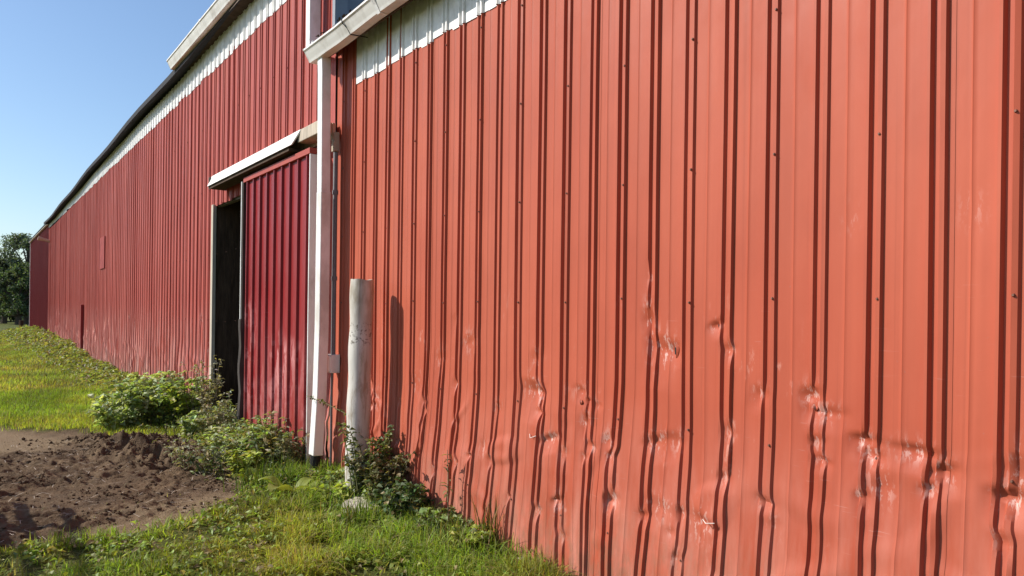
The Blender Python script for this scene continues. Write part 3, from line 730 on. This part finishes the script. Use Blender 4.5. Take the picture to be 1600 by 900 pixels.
for y in (fy1-0.55, 1.0, -1.6):
    MB().tube([(fx-0.09, y, -0.2), (fx-0.09, y, H1+0.06)], 0.055, 10).build('caster_post', M['wood_grey'], shadow_caster)

# ------------------------------------------------------------------ plants
def norm(a): return a/np.maximum(1e-9, np.linalg.norm(a, axis=-1, keepdims=True))
def leaf_mesh(P, D, U, L, Wd, tint, fold=0.25, droop=0.3):
    """kite leaves with a folded midrib. P base (n,3); D direction; U up-normal; L,Wd sizes"""
    n = len(P); D = norm(D); S_ = norm(np.cross(D, U)); U = norm(np.cross(S_, D))
    L = L[:, None]; Wd = Wd[:, None]
    mid = P+D*L*0.45; tip = P+D*L-U*L*droop
    a = P+D*L*0.18+S_*Wd*0.34+U*Wd*fold*0.6; b = P+D*L*0.18-S_*Wd*0.34+U*Wd*fold*0.6
    a2 = mid+S_*Wd*0.5+U*Wd*fold; b2 = mid-S_*Wd*0.5+U*Wd*fold
    a3 = P+D*L*0.75+S_*Wd*0.28-U*L*droop*0.4+U*Wd*fold*0.4; b3 = P+D*L*0.75-S_*Wd*0.28-U*L*droop*0.4+U*Wd*fold*0.4
    V = np.stack([P, a, a2, a3, tip, b3, b2, b, mid], 1).reshape(-1, 3)
    o = (np.arange(n)*9)[:, None]
    Q = np.concatenate([o+np.array([[0, 1, 2, 8]]), o+np.array([[8, 2, 3, 4]]), o+np.array([[8, 4, 5, 6]]), o+np.array([[0, 8, 6, 7]])])
    return V, Q, np.repeat(tint, 9, 0)
def tints(n, base, var=0.25, dry=0.0, drycol=(0.30, 0.24, 0.12)):
    t = np.array(base)[None, :]*(1+var*RNG.normal(size=(n, 1)))*(1+0.08*RNG.normal(size=(n, 3)))
    k = RNG.random(n) < dry; t[k] = np.array(drycol)*(0.7+0.6*RNG.random((k.sum(), 1)))
    return np.clip(t, 0.008, 0.8)
def weed(name, label, cx, cy, rad, hgt, nst, nleaf, L, Wd, base, lean=(0, 0), dry=0.05, stemmat='stem', spread=0.5, upright=0.6, group=None, droop=0.3, z0=None):
    """a bushy weed: bent stems from one crown, leaves along each of them"""
    z0 = gz(cx, cy) if z0 is None else z0
    t = thing(name, (cx, cy, z0), label, 'plant', group)
    st = MB(); P = []; D = []
    for k in range(nst):
        a = RNG.uniform(0, 2*math.pi); q = math.sqrt(RNG.random()); h = hgt*RNG.uniform(0.55, 1.05)
        bx = cx+q*rad*0.55*math.cos(a); by = cy+q*rad*0.55*math.sin(a)
        ex = cx+q*rad*math.cos(a)*(1+spread*0.3)+lean[0]*h+RNG.normal()*rad*0.12; ey = cy+q*rad*math.sin(a)*(1+spread*0.3)+lean[1]*h+RNG.normal()*rad*0.12
        ex = min(ex, WALL-0.04); bx = min(bx, WALL-0.06)
        pts = []
        for i in range(5):
            u = i/4; pts.append(Vector((bx+(ex-bx)*u**1.4+0.02*h*math.sin(3*u+k), by+(ey-by)*u**1.4, z0-0.03+h*(1-(1-u)**1.5*1.0))))
        st.tube(pts, [0.0045*(1-0.7*i/4)*(0.6+hgt) for i in range(5)], 4, False)
        for j in range(nleaf):
            u = RNG.uniform(0.12, 1.0); i = min(3, int(u*4)); p = pts[i].lerp(pts[i+1], u*4-i)
            aa = RNG.uniform(0, 2*math.pi); P.append(p); D.append((math.cos(aa), math.sin(aa), RNG.normal()*0.3+upright*0.5))
    P = np.array(P); D = np.array(D); n = len(P)
    U = np.stack([RNG.normal(size=n)*0.35-0.5, RNG.normal(size=n)*0.35+0.1, np.ones(n)], 1)
    sz = RNG.uniform(0.55, 1.2, n)
    V, Q, T = leaf_mesh(P, D, U, L*sz, Wd*sz, tints(n, tuple(c*1.3 for c in base), 0.28, dry), droop=droop)
    V[:, 0] = np.minimum(V[:, 0], WALL-0.005)
    Vl = V-np.array([cx, cy, z0]); me = mesh_np('foliage', Vl, Q, False, T)
    o = bpy.data.objects.new('foliage', me); me.materials.append(M['leaf']); COL.objects.link(o); o.parent = t
    st.v = [(x-cx, y-cy, z-z0) for x, y, z in st.v]
    s_ = st.build('stems', M[stemmat]); s_.parent = t
    return t
GREEN = (0.18, 0.23, 0.075); YG = (0.26, 0.29, 0.06); DKG = (0.08, 0.12, 0.045); GREY = (0.24, 0.235, 0.15); PALE = (0.27, 0.31, 0.14)

# nettle bank left of the doorway
spots = [(185,672,.25,.42,PALE,'leftmost low pale green nettle clump at the edge of the dirt'),
         (222,668,.30,.52,GREEN,'bushy green nettle clump between the lawn and the dirt'),
         (262,664,.32,.55,GREEN,'broad green nettle clump below the far siding'),
         (298,664,.28,.50,YG,'yellow green nettle clump next to the dry stems'),
         (240,640,.26,.46,PALE,'pale nettle clump hugging the wall foot left of the door')]
for px, py, r, h, c, lb in spots:
    g = G(px, py); weed('nettle_clump', lb, min(g.x, WALL-0.3), g.y, r*1.6, h*1.1, 34, 13, 0.105, 0.07, c, group='nettles by the doorway', dry=0.03)
g = G(328, 668); weed('dry_weed', 'grey brown dry weed stalks at the left door jamb', min(g.x, WALL-.2), g.y, .30, .88, 34, 18, .06, .022, (0.27, 0.23, 0.16), dry=0.5, stemmat='dry_stem')
g = G(345, 690); weed('dry_weed', 'short grey dry weed in front of the open doorway', g.x, g.y, .24, .58, 24, 18, .06, .024, GREY, dry=0.4, stemmat='dry_stem')
g = G(290, 738); weed('ragweed', 'thin grey green weed growing out of the dark dirt', g.x, g.y, .22, .30, 16, 10, .06, .022, GREY, dry=0.25, stemmat='dry_stem')
g = G(330, 742); weed('ragweed', 'grey green weed on the dirt edge before the door', g.x, g.y, .22, .36, 18, 12, .07, .028, (0.12, 0.14, 0.06), dry=0.15)
g = G(362, 730); weed('mugwort', 'leafy weed in front of the sliding door, left one', g.x, g.y, .2, .38, 18, 14, .08, .035, PALE, dry=0.08)
g = G(395, 735); weed('mugwort', 'leafy weed in front of the middle of the sliding door', g.x, g.y, .2, .40, 18, 14, .08, .035, GREEN, dry=0.12)
g = G(430, 742); weed('mugwort', 'leafy weed with some dry leaves under the door edge', g.x, g.y, .2, .42, 18, 14, .075, .032, (0.11, 0.13, 0.05), dry=0.3)
g = G(458, 748); weed('mugwort', 'half withered weed beside the foot of the white downspout', g.x, g.y, .15, .45, 16, 14, .075, .03, (0.12, 0.12, 0.055), dry=0.4)
EXTRA = [(352,712,.18,.34,PALE,.085,.04,'pale leafy weed at the foot of the rough door stile'),(378,748,.16,.26,YG,.07,.04,'low yellow green weed at the edge of the dirt below the door'),
 (412,726,.18,.46,GREEN,.08,.036,'upright green weed leaning on the scuffed door panel'),(446,726,.16,.50,(0.24,0.20,0.11),.075,.032,'tall withered brown green weed at the right door edge'),
 (520,775,.13,.22,GREEN,.055,.032,'small green weed between the drain stub and the post'),
 (530,800,.15,.22,YG,.06,.036,'low yellow green herb left of the concrete chunk'),(620,806,.14,.24,GREEN,.055,.036,'green leafy weed right of the concrete chunk'),
 (650,830,.16,.22,DKG,.06,.04,'dark leafy weed in front of the dark dock'),(735,842,.14,.22,GREEN,.055,.035,'green leafy weed left of the mullein rosette'),
 (770,872,.14,.20,YG,.05,.03,'bright low weed below the mullein rosette'),(300,690,.18,.30,PALE,.08,.045,'pale low weed in front of the nettles by the doorway'),
 (205,640,.22,.30,YG,.08,.05,'yellow green low weeds left of the nettles on the lawn edge'),(262,640,.22,.55,PALE,.09,.06,'tall pale nettle clump behind the others at the wall')]
for px, py, rr, h, c, L_, W_, lb in EXTRA:
    g = G(px, py); weed('leafy_weed', lb, min(g.x, WALL-.18), g.y, rr, h, 20, 14, L_, W_, c, dry=0.08)
# bramble round the post
bx, by = PBX-0.02, PBY-0.16
weed('bramble_bush', 'dark small leaved bramble climbing on the white post', bx+.03, by, .19, .68, 34, 36, .045, .029, (0.095, 0.115, 0.032), dry=0.12, spread=0.6)
weed('bramble_bush', 'brown green bramble between the post and the pale chunk', bx+.09, by-.22, .20, .48, 28, 32, .048, .03, (0.09, 0.09, 0.036), dry=0.25, spread=0.6)
weed('bramble_bush', 'low dark bramble trailing along the wall right of the post', WALL-.19, by-.55, .2, .34, 26, 26, .055, .038, DKG, dry=0.12, spread=0.8)
# one long runner reaching across to the downspout
tr = thing('bramble_runner', (bx, by, 0.3), 'thin bramble runner arching from the post to the downspout', 'plant')
a0 = Vector((bx, by, .40)); a1 = W(556, 668, .26); a2 = W(538, 645, .26); a3 = W(512, 632, .28); a4 = W(479, 618, .28)
pts = [a0, a1, a2, a3, a4]; mb = MB().tube([p-Vector((bx, by, .3)) for p in pts], [.004, .0035, .003, .0025, .0015], 5, False); q = mb.build('stem', M['stem']); q.parent = tr
P = []; D = []
for k in range(90):
    u = random.uniform(0.05, 3.9); i = int(u); p = pts[i].lerp(pts[i+1], u-i); P.append(p-Vector((bx, by, .3))); D.append((random.gauss(0, 1), random.gauss(0, 1), random.gauss(0, .8)))
n = len(P); V, Q, T = leaf_mesh(np.array(P), np.array(D), np.tile([0.2, 0.1, 1.], (n, 1))+RNG.normal(size=(n, 3))*.3, RNG.uniform(.02, .042, n), RNG.uniform(.013, .026, n), tints(n, (0.075, 0.08, 0.03), .3, .25))
me = mesh_np('foliage', V, Q, False, T); me.materials.append(M['leaf']); o = bpy.data.objects.new('foliage', me); COL.objects.link(o); o.parent = tr
# broad burdock leaves
def big_leaf_plant(name, label, cx, cy, leaves, base):
    t = thing(name, (cx, cy, gz(cx, cy)), label, 'plant')
    for (ax, ay, az, L, Wd) in leaves:
        ns, nw = 9, 5; vs = []; fs = []
        d = Vector((ax, ay, 0)).normalized(); sd = d.cross(Vector((0, 0, 1)))
        for i in range(ns):
            u = i/(ns-1); wv = Wd*0.5*(math.sin(math.pi*min(1, u*0.92+0.08))**0.7)*(1.15-0.5*u)
            ctr = d*(0.04+L*u)+Vector((0, 0, az*(1-(1-u)**2)-L*0.25*u*u))
            for j in range(nw):
                v = (j/(nw-1)-0.5)*2
                vs.append(ctr+sd*wv*v+Vector((0, 0, 0.25*wv*abs(v)+0.008*math.sin(9*u+4*v))))
        for i in range(ns-1):
            for j in range(nw-1): fs.append((i*nw+j, i*nw+j+1, i*nw+nw+j+1, i*nw+nw+j))
        T = tints(1, base, .15).repeat(len(vs), 0)
        me = mesh_np('leaf', np.array([tuple(v) for v in vs]), np.array(fs), True, T); me.materials.append(M['leaf'])
        o = bpy.data.objects.new('leaf', me); COL.objects.link(o); o.parent = t
    return t
g = G(455, 785); big_leaf_plant('burdock', 'bright green broad leaved burdock in the grass near the downspout', g.x, g.y, [(-.8,-.6,.18,.26,.20),(.5,-.9,.16,.24,.17),(-.2,-1,.12,.2,.15),(.9,.3,.15,.2,.14),(-.9,.5,.2,.22,.16)], YG)
g = G(395, 760); big_leaf_plant('dock', 'small yellow green dock with broad leaves at the dirt edge', g.x, g.y, [(-.9,-.3,.14,.17,.11),(.4,-.9,.12,.16,.10),(.1,.8,.14,.15,.1)], (0.17, 0.19, 0.03))
g = G(668, 812); big_leaf_plant('dock', 'dark broad leaved dock against the wall right of the bramble', min(g.x, WALL-.2), g.y, [(-.7,-.6,.20,.14,.10),(.2,-1,.24,.13,.09),(-.2,-1,.12,.16,.10),(-.9,.2,.16,.14,.09),(.4,-.7,.30,.11,.08)], (0.05, 0.085, 0.03))
g = G(790, 850); big_leaf_plant('mullein', 'grey green mullein rosette at the wall foot', min(g.x, WALL-.2), g.y, [(-.7,-.6,.12,.17,.07),(.2,-1,.12,.17,.07),(-.2,-1,.08,.18,.07),(-.9,.3,.1,.16,.07),(.4,-.7,.16,.15,.06),(-.3,.9,.14,.15,.06)], (0.13, 0.15, 0.10))
# tall lone weed in front of the siding
p0 = W(703, 795, .10); sw = thing('tall_weed', (p0.x, p0.y, 0.1), 'tall thin lone weed stalk with few leaves against the siding', 'plant')
top = W(699, 703, .13); base = Vector((p0.x, p0.y, 0.1)); pts = [base-Vector((0, 0, .1)), base.lerp(top, .35)+Vector((0, .012, 0)), base.lerp(top, .7), top]
q = MB().tube([p-base for p in pts], [.006, .005, .004, .002], 6, False).build('stem', M['dry_stem']); q.parent = sw
P = []; D = []; 
for k in range(22):
    u = random.uniform(.15, .99)*3; i = min(2, int(u)); P.append(pts[i].lerp(pts[i+1], u-i)-base); D.append((random.gauss(-.3, .6), random.gauss(0, 1), random.uniform(-.3, .5)))
n = len(P); V, Q, T = leaf_mesh(np.array(P), np.array(D), np.tile([0.1, 0.1, 1.], (n, 1)), RNG.uniform(.03, .075, n), RNG.uniform(.015, .03, n), tints(n, (0.17, 0.16, 0.08), .3, .3))
me = mesh_np('foliage', V, Q, False, T); me.materials.append(M['leaf']); o = bpy.data.objects.new('foliage', me); COL.objects.link(o); o.parent = sw

# ---- grass
def blades(name, x, y, h, wd, base, label=None, dry=0.1, seg=3, lean=0.45, z=None, parent=None, drycol=(0.34, 0.27, 0.12)):
    n = len(x); z = ground_h(x, y)-0.01 if z is None else z
    a = RNG.uniform(0, 2*math.pi, n); f = a+RNG.normal(size=n)*0.6+math.pi/2
    ln = np.abs(RNG.normal(size=n))*lean*h
    dx = np.cos(a)*ln; dy = np.sin(a)*ln
    fx_ = np.cos(f)*wd/2; fy_ = np.sin(f)*wd/2
    rows = []
    for i in range(seg):
        u = i/seg; k = 1-u**1.5*0.75
        px = x+dx*u*u; py = y+dy*u*u; pz = z+h*(u-0.12*u*u*np.minimum(1, ln/h))
        rows += [np.stack([px-fx_*k, py-fy_*k, pz], 1), np.stack([px+fx_*k, py+fy_*k, pz], 1)]
    rows.append(np.stack([x+dx, y+dy, z+h*(1-0.3*np.minimum(1.2, ln/h))], 1))
    V = np.stack(rows, 1); V[..., 0] = np.minimum(V[..., 0], WALL-0.004); nv = V.shape[1]
    V = V.reshape(-1, 3); o = (np.arange(n)*nv)[:, None]
    Fs = []
    if seg > 1: Fs.append(np.concatenate([o+np.array([[2*i, 2*i+1, 2*i+3, 2*i+2]]) for i in range(seg-1)]))
    Fs.append(o+np.array([[2*seg-2, 2*seg-1, 2*seg]]))
    pc_ = 0.78+0.5*sstep(-.4, .4, fbm(x*1.9, y*1.1, 231, 3)); hu = sstep(-.3, .3, fbm(x*1.3+9, y*0.8, 233, 2))
    T = tints(n, base, 0.28, dry, drycol)*pc_[:, None]*np.stack([0.80+0.3*hu, 0.97+0.05*hu, 0.9+0.2*hu], 1)
    T = np.repeat(np.clip(T, .01, .8), nv, 0)
    ob = obj(name, mesh_np(name, V, Fs, False, T), M['grass'], parent)
    return ob
def scatter(n, x0, x1, y0, y1, keep):
    x = RNG.uniform(x0, x1, n); y = RNG.uniform(y0, y1, n); k = RNG.random(n) < keep(x, y); return x[k], y[k]
# foreground turf
CLR = [(tuple(G(572, 812).xy), .20), (tuple(G(490, 775).xy), .26), (tuple(G(505, 870).xy), .16), (tuple(G(560, 868).xy), .10)]
def clear(x, y):
    m = np.ones_like(x)
    for (cx, cy), rr in CLR: m = m*(0.08+0.92*sstep(rr*0.6, rr*1.2, np.hypot(x-cx, y-cy)))
    return m
def keep_near(x, y):
    m = (1-dirt_mask(x, y))*clear(x, y); c = 0.05+1.0*sstep(-0.18, 0.22, fbm(x*3.1, y*3.1, 151, 3))
    return m*c
x, y = scatter(80000, -0.6, 2.68, 3.0, 6.4, keep_near)
hh = (0.04+0.06*RNG.random(len(x)))*(0.45+1.3*sstep(-.35, .45, fbm(x*5.1, y*5.1, 153, 3)))*(1+0.6*sstep(1.7, 2.6, x))
tag(blades('near_grass', x, y, hh, 0.006+0.004*RNG.random(len(x)), (0.27, 0.305, 0.050), dry=0.17, lean=1.0), 'bright green grass in the foreground left of the wall', 'grass', kind='stuff')
# low clover and broad-leaved plants in the turf
x, y = scatter(15000, -0.3, 2.66, 3.2, 7.0, lambda x, y: (1-dirt_mask(x, y))*(0.1+0.9*sstep(-.05, .3, fbm(x*2.7, y*2.7, 191, 3)+0.25*sstep(1.4, 2.5, x))))
n = len(x); P = np.stack([x, y, ground_h(x, y)+0.02+0.06*RNG.random(n)], 1); L = RNG.uniform(.022, .065, n)
V, Q, T = leaf_mesh(P, RNG.normal(size=(n, 3))*[1, 1, .35], RNG.normal(size=(n, 3))*.35+[0, 0, 1], L, L*.6, tints(n, (0.24, 0.30, 0.06), .3, .12))
tag(obj('turf_herbs', mesh_np('turf_herbs', V, Q, False, T), M['leaf']), 'small broad leaved herbs between the foreground grass blades', 'herbs', kind='stuff')
# dead thatch lying in the turf
x, y = scatter(7000, -0.4, 2.66, 3.2, 7.2, lambda x, y: np.clip(1.2-dirt_mask(x, y), 0, 1)*(0.1+0.9*sstep(-.1, .3, fbm(x*2.2+4, y*2.2, 195, 3))))
tag(blades('dead_thatch', x, y, 0.02+0.03*RNG.random(len(x)), 0.004+0.003*RNG.random(len(x)), (0.36, 0.29, 0.15), dry=0.6, seg=3, lean=2.6), 'dead straw coloured thatch lying in the foreground turf', 'thatch', kind='stuff')
# longer rough grass at the foot of the wall
x, y = scatter(26000, 1.95, 2.66, 3.0, 10.2, lambda x, y: (1-0.8*dirt_mask(x, y))*clear(x, y)*sstep(2.05, 2.5, x)*(0.25+0.9*sstep(-.2, .2, fbm(x*2.5, y*2.5, 155, 2))))
tag(blades('rough_grass', x, y, 0.10+0.14*RNG.random(len(x))**1.6, 0.005+0.003*RNG.random(len(x)), (0.26, 0.31, 0.05), dry=0.22, seg=4, lean=0.85), 'longer rough grass along the foot of the wall', 'grass', kind='stuff')
# lawn beyond the dirt
def keep_lawn(x, y): return (1-dirt_mask(x, y))*(0.5+0.7*sstep(-.4, .3, fbm(x*0.9, y*0.9, 157, 3)))
x, y = scatter(70000, -0.6, 2.6, 8.2, 16.0, keep_lawn)
tag(blades('lawn', x, y, 0.04+0.05*RNG.random(len(x)), 0.007+0.003*RNG.random(len(x)), (0.27, 0.32, 0.045), dry=0.13, seg=2), 'mown lawn between the dirt and the far weeds', 'grass', kind='stuff')
x, y = scatter(60000, -0.8, 2.6, 16.0, 40.0, keep_lawn)
tag(blades('far_lawn', x, y, 0.05+0.06*RNG.random(len(x)), 0.012+0.006*RNG.random(len(x)), (0.29, 0.31, 0.06), dry=0.22, seg=2), 'far dry lawn below the weeds', 'grass', kind='stuff')
# weeds hugging the wall into the distance: leaves nobody could count
n = 16000; yv = 10.8+(46-10.8)*RNG.random(n)**1.3; wv = 0.30+0.030*(yv-10)+0.25*fbm(yv*0.6, yv*0, 161, 2)
xv = WALL-0.03-np.abs(RNG.normal(size=n))*wv*0.6; hv = (0.16+0.16*sstep(-.3, .4, fbm(xv*1.5, yv*0.8, 163, 2))+0.12*sstep(22, 34, yv))*np.clip(1-(WALL-xv)/(wv*2.2), 0.2, 1)
P = np.stack([xv, yv, ground_h(xv, yv)+hv*RNG.random(n)], 1); D = RNG.normal(size=(n, 3))*[1, 1, .5]; U = RNG.normal(size=(n, 3))*.4+[0, 0, 1]
L = RNG.uniform(.06, .12, n)*(1+0.02*(yv-10)); V, Q, T = leaf_mesh(P, D, U, L, L*.55, tints(n, (0.24, 0.27, 0.08), .3, .15)); V[:, 0] = np.minimum(V[:, 0], WALL-0.003)
tag(obj('wall_weeds', mesh_np('wall_weeds', V, Q, False, T), M['leaf']), 'low leafy weeds along the foot of the far siding', 'weeds', kind='stuff')
# mixed weeds along the foot of the near wall and the door
n = 26000; yv = RNG.uniform(3.7, 10.2, n); xv = WALL-0.05-np.abs(RNG.normal(size=n))*(0.20+0.10*sstep(6.2, 7.2, yv)); k = (RNG.random(n) < clear(xv, yv)*(0.15+0.85*sstep(-.15, .25, fbm(xv*2.1, yv*2.1, 165, 3)))); xv = xv[k]; yv = yv[k]; n = len(xv)
hv = (0.08+0.10*sstep(-.3, .4, fbm(xv*2.5, yv*1.8, 167, 2))+0.16*sstep(6.6, 7.4, yv))*(0.4+0.6*sstep(.7, .1, WALL-xv))
P = np.stack([xv, yv, ground_h(xv, yv)+hv*RNG.random(n)], 1); D = RNG.normal(size=(n, 3))*[1, 1, .45]; U = RNG.normal(size=(n, 3))*.35+[-.25, 0, 1]
L = RNG.uniform(.03, .075, n); V, Q, T = leaf_mesh(P, D, U, L, L*RNG.uniform(.35, .6, n), tints(n, (0.20, 0.235, 0.075), .32, .22)); V[:, 0] = np.minimum(V[:, 0], WALL-0.003)
tag(obj('foot_weeds', mesh_np('foot_weeds', V, Q, False, T), M['leaf']), 'mixed low weeds along the foot of the door and near siding', 'weeds', kind='stuff')
# spiky tufts
def tuft(label, px, py, h, n, base, wd=.008, lean=.4, rad=.05, dry=.1):
    g = G(px, py); cx = min(g.x, WALL-.08); t = thing('grass_tuft', (cx, g.y, gz(cx, g.y)), label, 'grass tuft')
    x = RNG.normal(size=n)*rad; y = RNG.normal(size=n)*rad
    b = blades('blades', x, y, h*(0.5+0.6*RNG.random(n)), np.full(n, wd), base, dry=dry, seg=5, lean=lean, z=np.full(n, -0.01)); b.parent = t
tuft('tall spiky grass tuft against the siding at lower centre', 808, 872, .42, 60, (0.10, 0.12, 0.022), .009, .35, .05, .2)
tuft('dry bent grass tuft at the bottom edge below the torn siding', 868, 905, .16, 60, (0.25, 0.24, 0.10), .006, .9, .07, .6)
tuft('small grass tuft at the bottom edge right of the gap', 950, 918, .16, 70, (0.16, 0.17, 0.05), .006, .6, .06, .3)
tuft('lush green grass tuft left of the drain stub', 418, 770, .30, 130, (0.10, 0.16, 0.022), .008, .5, .10, .05)
tuft('lush green grass tuft in front of the concrete chunk', 560, 830, .24, 120, (0.11, 0.155, 0.022), .007, .6, .11, .08)
tuft('dark green grass tuft below the dark dock', 700, 868, .26, 130, (0.085, 0.125, 0.02), .007, .6, .12, .08)

# ---- loose clods on the turned earth
import bmesh
bm = bmesh.new(); bmesh.ops.create_icosphere(bm, subdivisions=1, radius=1.0); bv = np.array([v.co[:] for v in bm.verts]); bf = np.array([[v.index for v in f.verts] for f in bm.faces]); bm.free()
n = 26000; x = RNG.uniform(-0.3, 2.6, n); y = RNG.uniform(3.6, 10.2, n)
k = RNG.random(n) < dirt_mask(x, y)*(1-0.5*dry_mask(x, y))*(0.12+0.88*sstep(-.05, .35, fbm(x*2.3, y*2.3, 171, 3)+0.5*sstep(-.1, .2, poly_dist(x, y, DARK))))
x = x[k]; y = y[k]; n = len(x); r = 0.003+0.014*RNG.random(n)**4+np.where(RNG.random(n) < 0.012, 0.016*RNG.random(n), 0)
sc = r[:, None, None]*(1+0.35*RNG.normal(size=(n, len(bv), 1)).clip(-1.5, 1.5))*(0.75+0.5*RNG.random((n, 1, 3)))
V = bv[None]*sc+np.stack([x, y, ground_h(x, y)+r*0.25], 1)[:, None, :]
F = (bf[None]+(np.arange(n)*len(bv))[:, None, None]).reshape(-1, 3)
tag(obj('soil_clods', mesh_np('soil_clods', V.reshape(-1, 3), F), M['clod']), 'loose dark soil clods on the turned earth', 'soil', kind='stuff')
# straw bits
x = RNG.uniform(-0.2, 2.5, 900); y = RNG.uniform(3.8, 9.8, 900); k = RNG.random(900) < dirt_mask(x, y); x = x[k]; y = y[k]; n = len(x)
a = RNG.uniform(0, 6.28, n); l = RNG.uniform(.015, .05, n); dx = np.cos(a)*l; dy = np.sin(a)*l; z = ground_h(x, y)+.012
ww = 0.0018
V = np.stack([np.stack([x-dx-dy/l*ww, y-dy+dx/l*ww, z], 1), np.stack([x-dx+dy/l*ww, y-dy-dx/l*ww, z], 1), np.stack([x+dx+dy/l*ww, y+dy-dx/l*ww, z+.01], 1), np.stack([x+dx-dy/l*ww, y+dy+dx/l*ww, z+.01], 1)], 1).reshape(-1, 3)
tag(obj('straw_litter', mesh_np('straw_litter', V, (np.arange(n)*4)[:, None]+np.array([[0, 1, 2, 3]])), M['wood_pale']), 'scattered straw bits on the dirt', 'straw', kind='stuff')

# ------------------------------------------------------------------ far field: stump and trees
g = G(33, 522); mb = MB().tube([(g.x, g.y, -.2), (g.x, g.y, .78)], [.13, .11], 9); tag(mb.build('fence_stub', M['wood_brown']), 'short dark stub post in the field beyond the barn end', 'post')
def tree(label, cx, cy, h, rad, seed, base, nl=14000, group='trees beyond the barn'):
    rg = np.random.default_rng(seed)
    t = thing('broadleaf_tree', (cx, cy, -.1), label, 'tree', group)
    mb = MB(); mb.tube([(0, 0, -.2), (.1, 0, h*.3), (.05, .1, h*.6), (0, 0, h*.9)], [.28, .2, .13, .04], 9)
    cl = []
    for k in range(52):
        a = rg.uniform(0, 6.28); u = rg.uniform(.08, 1); rr = rad*math.sqrt(rg.random())*(0.55+0.75*math.sin(math.pi*min(1, u*.85+.1)))
        c = (rr*math.cos(a), rr*math.sin(a), h*(.10+.86*u)); cl.append((c, rg.uniform(.5, 1.05)*rad*.36))
        mb.tube([(0.05, 0, max(.3, c[2]*.65)), (c[0]*.5, c[1]*.5, c[2]*.85), c], [.08, .05, .02], 5, False)
    q = mb.build('trunk', M['trunk']); q.parent = t
    P = []; 
    for c, r in cl:
        m = nl//len(cl); d = norm(rg.normal(size=(m, 3)))*(r*rg.random((m, 1))**.45); P.append(np.array(c)+d*[1, 1, .8])
    P = np.concatenate(P); n = len(P); P[:, 2] = np.maximum(P[:, 2], .2)
    D = rg.normal(size=(n, 3)); U = rg.normal(size=(n, 3))*.5+[0, 0, 1]; L = rg.uniform(.12, .26, n)
    V, Q, T = leaf_mesh(P, D, U, L, L*.6, tints(n, base, .3, 0.0)); me = mesh_np('crown', V, Q, False, T); me.materials.append(M['leaf'])
    o = bpy.data.objects.new('crown', me); COL.objects.link(o); o.parent = t
def T_at(px, dist):
    r = ray(px, 480); k = dist/r.y; return r.x*k, dist
a = T_at(6, 84); tree('tall dark green tree at the left edge of the picture', a[0], a[1], 8.4, 2.9, 201, (0.12, 0.15, 0.115))  # leaf colour of both tall trees lifted bluish in place of distance haze
a = T_at(42, 82); tree('dark green tree right behind the far end of the barn', a[0], a[1], 8.3, 2.3, 202, (0.115, 0.145, 0.11))
a = T_at(28, 79); tree('lower rounded green tree in front of the tall trees', a[0], a[1], 5.6, 1.7, 203, (0.10, 0.135, 0.07), 6000)
rg = np.random.default_rng(9); n = 26000
xx = rg.uniform(-70, 40, n); hh = 5.6+2.0*fbm(xx*.15, xx*0, 181, 3); zz = hh*rg.random(n)**.8; yy_ = 97+rg.normal(size=n)*2.2*np.sqrt(np.clip(1-zz/hh, .05, 1))
V, Q, T = leaf_mesh(np.stack([xx, yy_, zz], 1), rg.normal(size=(n, 3)), rg.normal(size=(n, 3))*.5+[0, 0, 1], rg.uniform(.5, .95, n), rg.uniform(.35, .6, n), tints(n, (0.095, 0.12, 0.09), .3))  # bluish leaf tint stands in for haze here too
tag(obj('far_wood', mesh_np('far_wood', V, Q, False, T), M['leaf']), 'dark far wood closing the field behind the trees', 'wood', kind='stuff')
